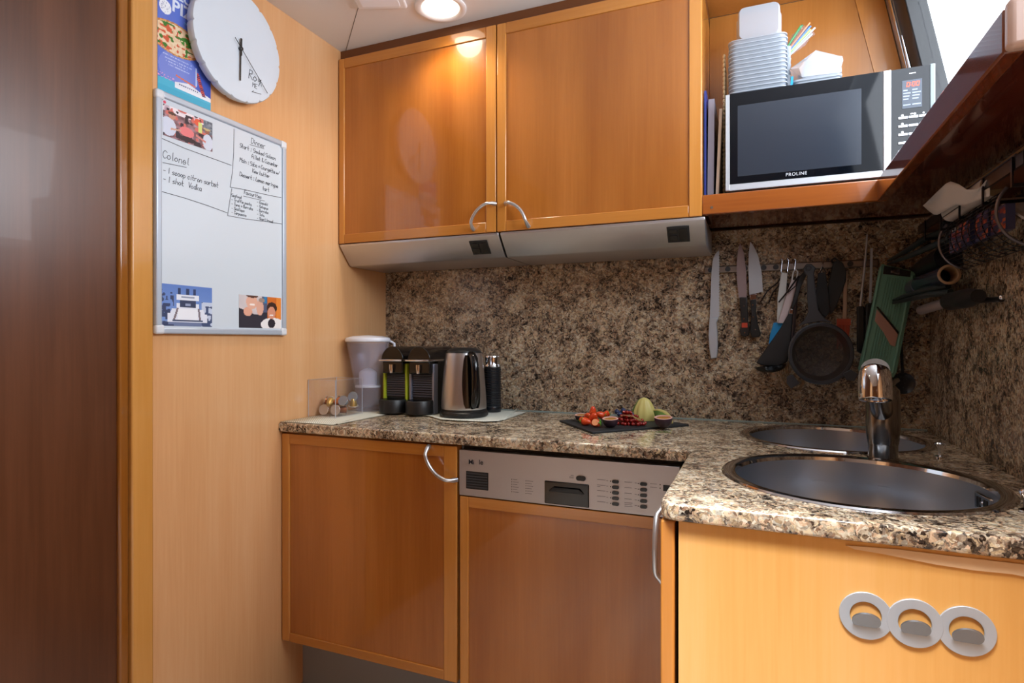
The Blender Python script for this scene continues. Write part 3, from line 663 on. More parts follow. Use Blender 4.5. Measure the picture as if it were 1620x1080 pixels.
def pen(mb, pts, wd, M, h=.0004):
    for (a, b) in zip(pts[:-1], pts[1:]):
        a = Vector((a[0], a[1], 0)); b = Vector((b[0], b[1], 0)); d_ = b - a
        if d_.length < 1e-6: continue
        d_.normalize(); n_ = Vector((-d_.y, d_.x, 0)) * wd / 2; e_ = d_ * wd * .4
        mb.prism([a - e_ - n_, b + e_ - n_, b + e_ + n_, a - e_ + n_], (0, 0, h), M)
def write(mb, s, x, y, size, M, wd=.0013, slant=.12, adv=1.0, drift=0):
    u = size / 6
    for ch in s:
        if ch != ' ':
            for st_ in GL[ch].split('|'):
                P_ = []
                for g in st_.split():
                    gx, gy = int(g[0]), int(g[1]) - 2
                    gx += random.uniform(-.22, .22); gy += random.uniform(-.22, .22)
                    P_.append((x + (gx * .82 + gy * slant) * u, y + gy * u))
                pen(mb, P_, wd, M)
        x += (3.1 if ch in 'il1:!\' ' else 5.0 if ch in 'mwM' else 4.2) * u * adv * .95; y += drift * u
    return x

# ------------------------------------------------------------------ printed pictures
def printed(name, M, w_, h_, nx, ny, fn, th=.0006, parent=None, ec=(228, 228, 228)):
    vs = []; fs = []; cols = []
    for j in range(ny + 1):
        for i in range(nx + 1): vs.append(M @ Vector((w_ * i / nx, h_ * j / ny, th)))
    for j in range(ny):
        for i in range(nx):
            a = j * (nx + 1) + i; fs.append((a, a + 1, a + nx + 2, a + nx + 1)); cols.append(fn((i + .5) / nx, (j + .5) / ny))
    b0 = len(vs); vs += [M @ Vector(p) for p in ((0, 0, 0), (w_, 0, 0), (w_, h_, 0), (0, h_, 0))]
    fs.append((b0 + 3, b0 + 2, b0 + 1, b0)); cols.append(ec)
    t0, t1, t2, t3 = 0, nx, (ny + 1) * (nx + 1) - 1, ny * (nx + 1)
    for a, b, c, d_ in ((b0, b0 + 1, t1, t0), (b0 + 1, b0 + 2, t2, t1), (b0 + 2, b0 + 3, t3, t2), (b0 + 3, b0, t0, t3)): fs.append((a, b, c, d_)); cols.append(ec)
    base = M.to_translation()
    me = bpy.data.meshes.new(name); me.from_pydata([tuple(v - base) for v in vs], [], fs)
    at = me.attributes.new('ink', 'FLOAT_COLOR', 'FACE')
    for i, c in enumerate(cols): at.data[i].color = srgb(*[max(0, min(255, v)) for v in c])
    me.materials.append(PRINT); o = bpy.data.objects.new(name, me); COL.objects.link(o); o.location = base
    if parent: o.parent = parent; o.location = base - W(parent)
    return o
def hsh(i, j, k=0): 
    v = math.sin(i * 127.1 + j * 311.7 + k * 74.7) * 43758.5453; return v - math.floor(v)
def vnoise(x, y, k=0):
    i, j = math.floor(x), math.floor(y); a, b = x - i, y - j; a = a * a * (3 - 2 * a); b = b * b * (3 - 2 * b)
    return (hsh(i, j, k) * (1 - a) + hsh(i + 1, j, k) * a) * (1 - b) + (hsh(i, j + 1, k) * (1 - a) + hsh(i + 1, j + 1, k) * a) * b
def lerp3(a, b, t): return tuple(a[i] * (1 - t) + b[i] * t for i in range(3))
def ell(u, v, cx, cy, rx, ry): return ((u - cx) / rx) ** 2 + ((v - cy) / ry) ** 2 < 1

# ------------------------------------------------------------------ whiteboard
WY0, WY1, WZ0, WZ1 = -1.0360, -.5800, 1.1835, 1.8130
wb = thing('whiteboard', 'white dry-erase board with handwritten menus and grey frame on the left wall', 'whiteboard', (0, (WY0 + WY1) / 2, WZ0))
MB().box((.0005, WY0 + .01, WZ0 + .01), (.010, WY1 - .01, WZ1 - .01)).build('board', BOARD, wb)
F = .017
fr = MB(); e = .0004
fr.box((.0004, WY0, WZ0 + .02), (.016, WY0 + F, WZ1 - .02)).box((.0004, WY1 - F, WZ0 + .02), (.016, WY1, WZ1 - .02)).box((.0004, WY0 + .02, WZ0), (.016, WY1 - .02, WZ0 + F)).box((.0004, WY0 + .02, WZ1 - F), (.016, WY1 - .02, WZ1))
fr.build('frame', mat('board_frame_grey', 'b9c4d2', .35, .25), wb, bevel=.004, seg=3)
for (y0, z0) in ((WY0 - .001, WZ0 - .001), (WY1 - .024, WZ0 - .001), (WY0 - .001, WZ1 - .024), (WY1 - .024, WZ1 - .024)):
    MB().box((.0002, y0, z0), (.0175, y0 + .025, z0 + .025)).build('corner_cap', mat('pale_grey_cap', 'd8dde4', .35), wb, bevel=.006, seg=3)
Mw = plane_left(0, 0, .0101)
k = MB()
def ln(*p, wd=.0015): pen(k, p, wd, Mw)
ln((-1.018, 1.690), (-.95, 1.684), (-.87, 1.682), (-.797, 1.680))
ln((-.787, 1.790), (-.788, 1.72), (-.793, 1.66), (-.801, 1.615)); ln((-.801, 1.615), (-.75, 1.620), (-.67, 1.624), (-.600, 1.629))
ln((-.795, 1.612), (-.803, 1.57), (-.810, 1.530)); ln((-.810, 1.530), (-.74, 1.533), (-.66, 1.540), (-.588, 1.545))
ln((-1.018, 1.552), (-.95, 1.550), (-.88, 1.545), (-.812, 1.538))
k.build('ruled_lines', INK, wb)
k = MB(); wr = lambda s, y, z, sz, **q: write(k, s, y, z, sz, Mw, **q)
wr('Colonel', -1.014, 1.641, .020, adv=.92); pen(k, [(-1.014, 1.628), (-.945, 1.634)], .0014, Mw)
wr('- 1 scoop citron sorbet', -1.013, 1.604, .0145, adv=.83, drift=.0); wr('- 1 shot  Vodka', -1.013, 1.581, .0145, adv=.88)
wr('Dinner', -.723, 1.768, .0165, adv=.92); pen(k, [(-.728, 1.762), (-.672, 1.766)], .0013, Mw)
wr('Start : Smoked Salmon', -.766, 1.743, .0125, adv=.86); wr('fillet & Cucumber', -.722, 1.723, .0125, adv=.83)
wr('Main : Soba + Courgette w/', -.766, 1.700, .0125, adv=.78); wr('Kew butter', -.718, 1.680, .0125, adv=.86)
wr('Dessert : Lemon meringue', -.766, 1.657, .0125, adv=.80); wr('tart', -.678, 1.636, .0125, adv=.86)
wr('Favourites', -.750, 1.607, .0120, adv=.88); pen(k, [(-.752, 1.600), (-.670, 1.603)], .0013, Mw)
for i, s in enumerate(['Seafood', '- Truffle pasta', '- Tuna + Burrata', '- Scallops', '- Carpaccio']): wr(s, -.796, 1.5895 - i * .0125, .0088, adv=.9, wd=.0011)
for i, s in enumerate(['- Gnocchi', '- Octopus', '- Burrata', '- Tofu', '- Short bread']): wr(s, -.700, 1.5905 - i * .0125, .0088, adv=.9, wd=.0011)
k.build('handwriting', INK, wb)
# pictures on the board
def f_crowd(u, v):
    c = lerp3((90, 60, 66), (190, 150, 160), vnoise(u * 16, v * 12, 1))
    if v > .80: c = lerp3((236, 226, 232), (150, 120, 140), max(0, vnoise(u * 20, v * 6, 3) - .55) * 2)
    if vnoise(u * 12, v * 9, 5) > .66: c = (206, 108, 100)
    if vnoise(u * 11, v * 9, 8) > .72: c = (48, 36, 48)
    if ell(u, v, .68, .82, .07, .12): c = (224, 92, 62)
    if .70 < u < .78 and .5 < v < .85: c = (206, 218, 130)
    if u > .80 and v > .55: c = lerp3((70, 80, 96), (150, 160, 170), vnoise(u * 30, v * 20, 2))
    if ell(u, v, .10, .34, .15, .30): c = (206, 214, 232)
    if ell(u, v, .17, .70, .07, .10): c = (196, 140, 118)
    if ell(u, v, .17, .79, .08, .05): c = (80, 52, 40)
    if ell(u, v, .90, .26, .11, .28): c = (204, 212, 228)
    if ell(u, v, .88, .62, .05, .08): c = (150, 96, 78)
    if ell(u, v, .88, .70, .08, .04): c = (196, 176, 128)
    if ell(u, v, .46, .36, .15, .16): c = (226, 124, 128)
    if ell(u, v, .46, .12, .2, .09): c = (44, 30, 40)
    if abs(v - .3 - (u - .2) * .3) < .03 and .15 < u < .34: c = (204, 158, 140)
    if abs(v - .34 + (u - .7) * .6) < .035 and .64 < u < .86: c = (206, 130, 122)
    return c
def f_yacht(u, v):
    c = lerp3((126, 158, 216), (96, 128, 196), v)
    if v < .12: c = (110, 124, 160)
    if u < .22 and v < .8 + .3 * (.2 - u) and vnoise(u * 22, v * 16, 4) > .42: c = (60, 70, 104)
    if u > .78 and v < .62: c = lerp3((196, 208, 230), (70, 84, 120), 1 if vnoise(u * 18, v * 16, 6) > .58 else 0)
    w2 = .36 - .12 * v
    if abs(u - .5) < (.40 if v < .42 else .22) and .10 < v < .55 and abs(u - .5) < .42 - (v * .25 if v > .3 else 0): c = (224, 230, 244)
    if abs(u - .5) < .20 and .14 < v < .42: c = (236, 240, 248)
    if abs(u - .5) < .16 and .46 < v < .64: c = (58, 66, 96)
    if abs(u - .5) < .05 and .50 < v < .56: c = (150, 160, 190)
    if .64 < v < .76 and abs(u - .5) < .22: c = (226, 232, 244)
    if .70 < v < .74 and abs(u - .5) < .13: c = (140, 152, 176)
    if .76 < v < .93 and (abs(u - .33) < .025 or abs(u - .49) < .03 or abs(u - .63) < .025): c = (50, 62, 100)
    if abs(v - .135) < .012 and abs(u - .5) < .3: c = (70, 80, 110)
    if abs(u - .40) < .05 - abs(v - .27) * .1 and False: c = (150, 140, 140)
    if (abs(u - .24 - (v - .2) * .25) < .02 or abs(u - .74 + (v - .2) * .1) < .02) and .16 < v < .44: c = (130, 118, 126)
    return c
def f_friends(u, v):
    c = lerp3((214, 206, 208), (196, 188, 192), vnoise(u * 5, v * 5, 2))
    if u > .62: c = (208, 112, 46)
    if u > .88 and v > .2: c = (232, 140, 60)
    if .52 < u < .66: c = (84, 92, 120) if v > .5 else (50, 50, 62)
    if .58 < u < .64 and v > .78: c = (60, 130, 180)
    if v < .52 - u * .5 + .08 and u < .62: c = (52, 50, 60)
    if v < .42 and u < .56: c = (54, 52, 62)
    if ell(u, v, .20, .5, .1, .14): c = (224, 168, 144)
    if ell(u, v, .29, .80, .13, .22): c = (226, 176, 154)
    if ell(u, v, .30, .99, .14, .06): c = (92, 62, 52)
    if ell(u, v, .30, .72, .06, .035): c = (246, 236, 232)
    if ell(u, v, .48, .64, .085, .24): c = (222, 172, 152)
    if ell(u, v, .52, .88, .07, .07): c = (160, 140, 130)
    if ell(u, v, .80, .12, .30, .22): c = (238, 236, 236)
    if ell(u, v, .76, .16, .09, .15): c = (48, 44, 52)
    if ell(u, v, .77, .66, .125, .18): c = (66, 44, 36)
    if ell(u, v, .76, .50, .095, .20): c = (214, 150, 124)
    if ell(u, v, .76, .42, .045, .025): c = (244, 236, 232)
    return c
for nm, y0, y1, z0, z1, fn, lab in (('photograph', -1.0135, -.8625, 1.7000, 1.7815, f_crowd, 'small photograph of a crowd at a long outdoor table, top left of the whiteboard'),
                                    ('photograph', -1.0175, -.8640, 1.2045, 1.3145, f_yacht, 'small photograph of a white yacht seen from behind, bottom left of the whiteboard'),
                                    ('photograph', -.7700, -.6010, 1.2045, 1.3035, f_friends, 'small photograph of smiling people close together, bottom right of the whiteboard')):
    o = printed(nm, plane_left(y0, z0, .0102), y1 - y0, z1 - z0, 76, 52, fn); tag(o, lab, 'photograph', 'photographs on the whiteboard')
o = MB().lathe([(.004, 0), (.004, .0006), (0, .0006)], 14, Matrix.Translation((.0102, -1.009, 1.787)) @ Matrix.Rotation(PI / 2, 4, 'Y')).build('red_magnet_dot', mat('red_dot', 'd8405a', .5), None, loc=(.0102, -1.009, 1.787)); tag(o, 'tiny red dot stuck above the crowd photograph', 'sticker')

# ------------------------------------------------------------------ pizza poster
PY0, PY1, PZ0, PZ1 = -1.0225, -.8610, 1.8180, 2.118
def f_poster(u, v):
    # u 0..1 across .1615 m, v 0..1 up .300 m
    x = u * .1615; z = v * .300
    c = lerp3((92, 116, 204), (58, 84, 182), max(0, min(1, (u - .45) * 2)))
    if ell(x, z, .062, .070, .06, .05): c = lerp3(c, (150, 160, 226), .45)
    if z < .016: c = (58, 170, 204)
    if .016 <= z < .034 + .004 * math.sin(x * 60): c = (70, 178, 210) if x < .05 or z < .022 else (232, 236, 244)
    if .05 < x < .15 and .030 < z < .048 - abs(x - .09) * .25: c = (226, 230, 240)
    if .052 < x < .112 and abs(z - .052 + (x - .08) * .15) < .0022: c = (216, 112, 80)
    if .06 < x < .12 and abs(z - .036) < .0016 and int(x * 500) % 3: c = (40, 60, 110)
    if x < .05 and .036 < z < .048 and vnoise(x * 300, z * 300, 3) > .62: c = (224, 160, 200)
    dxx = x - (.118 + (.085 - z) * .38)
    if .030 < z < .088 and abs(dxx) < .006: c = (222, 96, 70) if int(z * 400) % 2 else (70, 40, 90)
    if .112 < x < .116 and .05 < z < .10: c = (190, 205, 238)
    # blurb
    for i, (a, b) in enumerate(((.014, .100), (.020, .100), (.024, .088), (.030, .092))):
        zz = .100 - i * .008
        if abs(z - zz) < .0016 and a < x < b and vnoise(x * 700, i * 9, 1) > .35: c = (184, 196, 236)
    # pizza
    px, pz = x - .050, z - .150
    r2 = (px / .082) ** 2 + (pz / .043) ** 2
    if r2 < 1:
        c = (214, 158, 96) if r2 > .80 else lerp3((240, 220, 190), (226, 190, 150), vnoise(x * 220, z * 220, 2))
        if r2 > .80 and vnoise(x * 260, z * 260, 9) > .55: c = (186, 120, 62)
        if r2 < .78:
            if vnoise(x * 105, z * 140, 5) > .63: c = (210, 92, 58)
            if vnoise(x * 95, z * 120, 7) > .70: c = (64, 122, 44)
            if ell(x, z, .085, .156, .020, .012) and vnoise(x * 200, z * 200, 1) > .3: c = (70, 134, 50)
    if ell(x, z, .022, .223, .0175, .0185): c = (234, 238, 246)
    if ell(x, z, .022, .223, .0175, .0185) and abs(vnoise(x * 260, z * 260, 4) - .5) < .06 and ell(x, z, .022, .223, .013, .014): c = (120, 130, 170)
    return c
po = printed('pizza_poster', plane_left(PY0, PZ0, .0005), PY1 - PY0, PZ1 - PZ0, 108, 200, f_poster, th=.002)
tag(po, 'blue pizza flyer with a boat on it, partly behind the white clock', 'poster')
PW = mat('poster_white_ink', 'dfe6f6', .5)
Mp = plane_left(-.983, 2.042, .0027) @ Matrix.Rotation(math.radians(-2), 4, 'Z')
txt('PIZZA', .046, Mp, PW, po, ext=.0002, bold=.0012); txt('LUNA', .036, plane_left(-.966, 2.080, .0027) @ Matrix.Rotation(math.radians(-2), 4, 'Z'), PW, po, ext=.0002, bold=.0010)
txt('TAKE AWAY', .0075, plane_left(-.945, 2.022, .0027), mat('poster_cyan_ink', '8fd0e6', .5), po, ext=.0002, bold=.0002)

# ------------------------------------------------------------------ wall clock
CY, CZ = -.7935, 2.030
ck = thing('wall_clock', 'large white plaster clock with scalloped edge and thin black hands', 'clock', (0, CY, CZ))
n = 240; RY, RZ = .158, .163
def rim_r(a, x):
    k_ = (a / (2 * PI) * 18) % 1; d_ = abs(k_ - .5) * 2     # 1 at notch
    return 1 - .030 * max(0, (d_ - .78) / .22) ** 1.3 + .006 * math.sin(3 * a + 1)
rings = []
for (rad, x) in ((.90, .003), (.965, .012), (.995, .026), (1.0, .034), (.985, .0395), (.94, .0415)):
    rings.append([(x, CY + RY * rad * rim_r(2 * PI * i / n, x) * math.cos(2 * PI * i / n), CZ + RZ * rad * rim_r(2 * PI * i / n, x) * math.sin(2 * PI * i / n)) for i in range(n)])
rings.append([(.0415, CY + RY * .80 * math.cos(2 * PI * i / n), CZ + RZ * .80 * math.sin(2 * PI * i / n)) for i in range(n)])
q = MB(); loft(q, rings, True, True); q.build('clock_face', mat('white_plaster', 'd2dce6', .5), ck)
cy_, cz_ = -.795, 2.016
def hand(q, a, l0, l1, w0, w1, x):
    # a in degrees clockwise from 12 as seen from +X ; +Y is to the right
    d_ = Vector((0, math.sin(math.radians(a)), math.cos(math.radians(a)))); n_ = Vector((0, d_.z, -d_.y)); c_ = Vector((x, cy_, cz_))
    q.prism([c_ - d_ * l0 - n_ * w0 / 2, c_ + d_ * l1 - n_ * w1 / 2, c_ + d_ * l1 + n_ * w1 / 2, c_ - d_ * l0 + n_ * w0 / 2], (.0012, 0, 0)); return q
hand(MB(), 181, .020, .093, .0042, .0042, .045).build('minute_hand', BLACKM, ck)
hand(MB(), 1, .020, .030, .006, .006, .047).build('hour_hand', BLACKM, ck)
hand(MB(), 133, .032, .135, .0016, .0013, .0485).build('second_hand', BLACKM, ck)
MB().lathe([(.0052, .0), (.0052, .009), (.003, .010), (0, .010)], 16, Matrix.Translation((.0416, cy_, cz_)) @ Matrix.Rotation(PI / 2, 4, 'Y')).build('hub', BLACKM, ck)
k = MB(); Ms = plane_left(0, 0, .0416) 
write(k, 'Roy', -.762, 1.945, .026, Ms, wd=.0018); write(k, 'ME', -.748, 1.925, .013, Ms, wd=.0012) if 'E' in GL else write(k, 'mc', -.742, 1.922, .016, Ms, wd=.0012)
pen(k, [(-.750, 1.909), (-.715, 1.915)], .0016, Ms); pen(k, [(-.750, 1.909), (-.744, 1.914)], .0016, Ms); pen(k, [(-.724, 1.962), (-.712, 1.940)], .0016, Ms)
k.build('signature', INK, ck)

# ------------------------------------------------------------------ worktop items
ZW = .9002
# woven mat
mpx = [(441, 667), (485, 669), (528, 672), (560, 662), (592, 654.5), (625, 653.5), (655, 656), (680, 659), (697, 664), (725, 666.5), (748, 666), (765, 668), (790, 666.5), (800, 660), (818, 650)]
front = [U(a, b, Z=.9015) for a, b in mpx]
front[0].x = max(front[0].x, .003)
back = [Vector((max(.003, p.x * .98 + .002), -.025 if i < 13 else -.03, .9015)) for i, p in enumerate(front)]
back[0].y = -.02
n2 = 18; vs = []; fs = []
for i, (a, b) in enumerate(zip(front, back)):
    for j in range(n2 + 1):
        t_ = j / n2; p = a.lerp(b, t_); edge = max(0, 1 - j / 3)
        p.z = .9018 + (.0035 * abs(math.sin(i * 1.9)) * edge if i > 6 else 0) + (.007 if i == 14 and j < 2 else 0)
        vs.append(p)
for i in range(len(front) - 1):
    for j in range(n2): a = i * (n2 + 1) + j; fs.append((a, a + 1, a + n2 + 2, a + n2 + 1))
MATM = mat('woven_mat', 'd8dac8', .8); b_ = MATM.node_tree.nodes['Principled BSDF']
tc = N(MATM, 'ShaderNodeTexCoord'); ckr = N(MATM, 'ShaderNodeTexChecker', iScale=240.0); L(MATM, tc, 'Object', ckr, 'Vector'); ckr.inputs[1].default_value = srgb('f6f7ee'); ckr.inputs[2].default_value = srgb('bcc0ae'); L(MATM, ckr, 0, b_, 'Base Color')
q = MB(); q.add(vs, fs); o = q.build('woven_mat', MATM, None, solid=.0014, loc=(.2, -.3, .9018)); tag(o, 'thin pale woven mat with wavy edge under the coffee machines and kettle', 'mat')
q = MB(); P = [U(793, 668, Z=.9032), U(803, 656, Z=.905), U(818, 649.5, Z=.908), U(806, 663, Z=.9032)]
q.add(P, [(0, 1, 2, 3)]); 
ZM = .9027
# capsule box
BX0, BX1, BY0, BY1, BH = .004, .122, -.468, -.318, .128
cb = thing('capsule_box', 'clear acrylic box of coffee capsules on the mat by the left wall', 'box', (.07, -.39, ZM))
Mb = rot_at((.07, -.39, ZM), 0, 'Z'); T = .003
q = MB(); z0 = ZM + .0003
q.box((BX0, BY0, z0), (BX1, BY1, z0 + T), Mb)
q.build('base', ACR, cb)
for (a, b) in (((BX0, BY0, z0 + T), (BX0 + T, BY1, z0 + BH)), ((BX1 - T, BY0, z0 + T), (BX1, BY1, z0 + BH)), ((BX0 + T, BY0, z0 + T), (BX1 - T, BY0 + T, z0 + BH)), ((BX0 + T, BY1 - T, z0 + T), (BX1 - T, BY1, z0 + BH))):
    MB().box(a, b, Mb).build('wall', ACR, cb)
q = MB(); EDG = mat('acrylic_edge', 'dfe4ee', .15, Transmission_Weight=.4)
for x_ in (BX0, BX1 - T):
    for y_ in (BY0, BY1 - T): q.box((x_, y_, z0 + BH), (x_ + T, y_ + T, z0 + BH + .0004), Mb); q.box((x_ - .0002, y_ - .0002, z0), (x_ + T * .5, y_ + T * .5, z0 + BH), Mb)
q.box((BX0, BY0, z0 + BH), (BX1, BY0 + T, z0 + BH + .0006), Mb).box((BX0, BY1 - T, z0 + BH), (BX1, BY1, z0 + BH + .0006), Mb).box((BX0, BY0 + T, z0 + BH), (BX0 + T, BY1 - T, z0 + BH + .0006), Mb).box((BX1 - T, BY0 + T, z0 + BH), (BX1, BY1 - T, z0 + BH + .0006), Mb)
q.build('polished_edge', EDG, cb)
CAPC = {'copper': ('b8692e', 'copper orange'), 'gold': ('c9a760', 'pale gold'), 'grey': ('8d98a6', 'silver blue'), 'brown': ('8a5638', 'bronze brown')}
FOIL = mat('capsule_foil', 'c9bfb4', .35, .6); FOILG = mat('capsule_foil_grey', '98a2b0', .35, .6)
def capsule(kind, x, y, z, dirv, lab):
    m = mat('capsule_' + kind, CAPC[kind][0], .3, .75)
    t = thing('coffee_capsule', lab, 'coffee capsule', (x, y, z), 'coffee capsules in the acrylic box')
    x -= .005; M = axisM((x, y, z), Vector((x, y, z)) + Vector(dirv))
    MB().lathe([(.0145, .0), (.0142, .001), (.0125, -.008), (.0095, -.021), (.006, -.026), (0, -.0265)][::-1], 22, M, cap=False).build('cup', m, t)
    MB().lathe([(.0145, 0), (.0178, .0006), (.0182, .0014), (.0176, .002), (.0148, .0016), (0, .0019)], 26, M).build('foil_lid', FOILG if kind == 'grey' else FOIL, t)
zc = z0 + T
capsule('copper', .040, -.425, zc + .0185, (.2, -1, .12), 'copper capsule lying bottom left, foil lid facing out')
capsule('copper', .086, -.420, zc + .0185, (.25, -1, .12), 'copper capsule lying bottom centre, foil lid facing out')
capsule('copper', .028, -.372, zc + .0186, (-.6, -.8, .0), 'copper capsule at the bottom left behind the front one')
capsule('gold', .105, -.345, zc + .028, (-.1, .2, -1), 'pale gold capsule standing upside down at the back right corner')
capsule('gold', .070, -.372, zc + .0186, (-.8, .6, .05), 'pale gold capsule lying on the bottom near the middle')
capsule('brown', .1035, -.388, zc + .0186, (.5, .8, .05), 'bronze brown capsule lying on the bottom at the right')
capsule('copper', .030, -.405, zc + .050, (-.75, -.6, .35), 'copper capsule tilted on top of the left pile')
capsule('gold', .055, -.405, zc + .047, (-.3, .9, .35), 'pale gold capsule in the upper layer, base towards the room')
capsule('copper', .080, -.385, zc + .049, (.3, .8, .3), 'copper capsule in the upper layer near the middle')
capsule('grey', .103, -.400, zc + .050, (.1, -1, .45), 'silver blue capsule with oval lid facing out, upper right')
capsule('grey', .106, -.350, zc + .060, (.2, -1, .3), 'silver blue capsule furthest right, foil lid facing the room')
capsule('brown', .060, -.350, zc + .052, (-.3, .4, .8), 'bronze brown capsule at the back of the upper layer')

# water filter jug
jg = thing('water_filter_jug', 'clear water filter jug with white lid in the corner behind the coffee machines', 'jug', (.088, -.243, ZM))
Mj = Matrix.Translation((.088, -.243, ZM + .0005)) @ Matrix.Rotation(math.radians(22), 4, 'Z') @ Matrix.Scale(1.06, 4, (0, 0, 1)) @ Matrix.Scale(.90, 4, (1, 0, 0)) @ Matrix.Scale(.60, 4, (0, 1, 0))
JR = [(.046, .0), (.050, .004), (.052, .05), (.060, .12), (.072, .18), (.083, .225), (.088, .246)]
JI = [(r - .0022, z) for r, z in JR[::-1]][:-1] + [(.046, .004), (0, .004)]
MB().lathe([(0, 0)] + JR + JI, 48, Mj, sx=1.02, sy=1.25, cap=False).build('jug_body', JUGP, jg)
MB().lathe([(.050, .095), (.056, .12), (.067, .18), (.079, .225), (.080, .238)], 40, Mj, sx=.94, sy=1.18, cap=False).build('funnel', thin('funnel_plastic', 'd4d4e4', (.93, .93, .97), dif=.13, rough=.12), jg)
MB().lathe([(0, .085), (.034, .085), (.037, .10), (.037, .135), (.030, .142), (.012, .150), (0, .151)], 32, Mj).build('filter_cartridge', mat('white_cartridge', 'e8ecf4', .4), jg)
MB().lathe([(.051, .083), (.0545, .084), (.0545, .090), (.051, .091)], 40, Mj, sx=.98, sy=1.2).build('filter_collar', WHITE, jg)
MB().lathe([(.0905, .244), (.0925, .250), (.088, .258), (.06, .264), (0, .267)], 48, Mj, sx=1.02, sy=1.25).build('lid', mat('lid_white', 'e4e8f4', .25), jg, bevel=.001)
MB().tube([Mj @ Vector(p_) for p_ in ((.088, .03, .246), (.104, .04, .238), (.108, .04, .20), (.095, .04, .13), (.062, .03, .09))], .005, 10).build('jug_handle', mat('lid_white', 'e4e8f4'), jg)

# coffee machines
RIB = mat('dark_ribbed_grille', '4a4850', .35, .4)
def coffee(x, y, side_l, side_r, lab):
    t = thing('coffee_machine', lab, 'coffee machine', (x, y, ZM), 'capsule coffee machines')
    M = Matrix.Translation((x, y, ZM + .0022))
    hw = .0515
    # side panels
    for s, m, w_ in ((-1, side_l, .009), (1, side_r, .009)):
        xx0 = -hw if s < 0 else hw - w_
        MB().box((xx0, -.012, .0), (xx0 + w_, .018, .178), M).build('side_panel', m, t, bevel=.002)
    MB().box((-hw + .0095, .0, .0), (hw - .0095, .0182, .150), M).box((-hw + .001, .0184, .0), (hw - .001, .168, .185), M).build('body', BLACKM, t)
    q = MB()
    for i in range(11): q.tube([(-hw + .0105, -.001, .060 + i * .0085), (hw - .0105, -.001, .060 + i * .0085)], .0036, 8, M=M)
    q.build('ribbed_front', RIB, t)
    # brewing head: rounded top running back
    poly = []
    for i in range(17):
        a_ = PI * i / 16; poly.append((.047 * math.cos(a_), -.030, .188 + .052 * math.sin(a_)))
    poly += [(-.047, -.030, .186), (.047, -.030, .186)]
    MB().prism(poly, (0, .205, 0), M).build('head', BLACK, t, bevel=.004, seg=3)
    MB().box((-.043, -.028, .142), (.043, .02, .1860), M).build('outlet_block', BLACK, t, bevel=.004)
    MB().lathe([(.006, -.001), (.0085, .016), (.0085, .03)], 18, M @ Matrix.Translation((0, -.034, .145))).build('coffee_spout', CHROME, t)
    # lever: flat chrome bar curving in front
    MB().tube([(-.0500, .055, .190), (-.0500, -.02, .190), (-.046, -.040, .190), (0, -.047, .190), (.046, -.040, .190), (.0500, -.02, .190), (.0500, .055, .190)], [.0042] * 7, 10, M=M).build('lever', CHROME, t)
    # drip tray with round cup rest
    MB().lathe([(0, .0), (.047, .0), (.051, .004), (.051, .044), (.048, .049), (.043, .049), (.043, .045), (0, .045)], 40, M @ Matrix.Translation((0, -.022, 0)), sy=1.0).build('drip_tray', BLACKM, t)
    q = MB()
    for i in range(-5, 6): q.box((i * .0066 - .0012, -.022 - math.sqrt(max(0, .041 ** 2 - (i * .0066) ** 2)), .0448), (i * .0066 + .0012, -.002, .0475), M)
    q.build('cup_grid', CHROME, t)
GREENP = mat('lime_side_panel', 'a9b82c', .25)
SILV = mat('silver_side_panel', '8d93a8', .3, .6)
coffee(.213, -.240, GREENP, GREENP, 'black coffee machine with lime green sides, left of the pair')
coffee(.325, -.240, SILV, SILV, 'black coffee machine with silver sides, half behind the kettle')

# kettle
KX, KY = .487, -.235
kt = thing('kettle', 'brushed steel electric kettle with black handle on black base', 'kettle', (KX, KY, ZM))
M = Matrix.Translation((KX, KY, ZM + .002))
MB().lathe([(0, 0), (.082, 0), (.085, .003), (.085, .014), (.081, .018), (0, .018)], 56, M).build('power_base', BLACKM, kt)
MB().lathe([(0, .0185), (.080, .0185), (.080, .024), (.078, .025)], 56, M).build('lower_ring', BLACKM, kt)
prof = [(.0785, .0255), (.0795, .03), (.079, .05), (.0755, .10), (.071, .15), (.0665, .19), (.0635, .214), (.0625, .218)]
MB().lathe(prof, 64, M, cap=False).build('steel_body', brushed('kettle_steel', 'c4c2c4', .34, (300, 300, 4)), kt)
MB().lathe([(.0626, .2182), (.061, .224), (.050, .232), (.03, .237), (0, .238)], 48, M, cap=False).build('lid', BLACKM, kt)
ha = math.radians(-42); hd_ = Vector((math.cos(ha), math.sin(ha), 0))
q = MB()
# dark curved back strip set into the body behind the handle
vs = []; fs = []; nz = 12; na = 8
for j in range(nz + 1):
    z = .032 + .180 * j / nz; r = None
    for (r0, z0_), (r1, z1_) in zip(prof[:-1], prof[1:]):
        if z0_ <= z <= z1_: r = r0 + (r1 - r0) * (z - z0_) / (z1_ - z0_)
    r = (r or .065) + .0012; wj = (.35 + .10 * math.sin(PI * j / nz)) * (1 if 0 < j < nz else .85)
    for i in range(na + 1):
        a_ = ha + (i / na - .5) * 2 * wj; vs.append((r * math.cos(a_), r * math.sin(a_), z))
for j in range(nz):
    for i in range(na): a = j * (na + 1) + i; fs.append((a, a + 1, a + na + 2, a + na + 1))
q.add(vs, fs, M); hb = q.build('handle_mount', BLACK, kt)
hp_ = [(.060, .213), (.078, .212), (.094, .200), (.104, .17), (.108, .13), (.105, .09), (.098, .055), (.088, .040), (.078, .038)]
MB().tube([M @ (hd_ * r + Vector((0, 0, z))) for r, z in hp_], [.012, .013, .0135, .0135, .0135, .013, .0125, .011, .010], 18).build('handle', BLACK, kt)
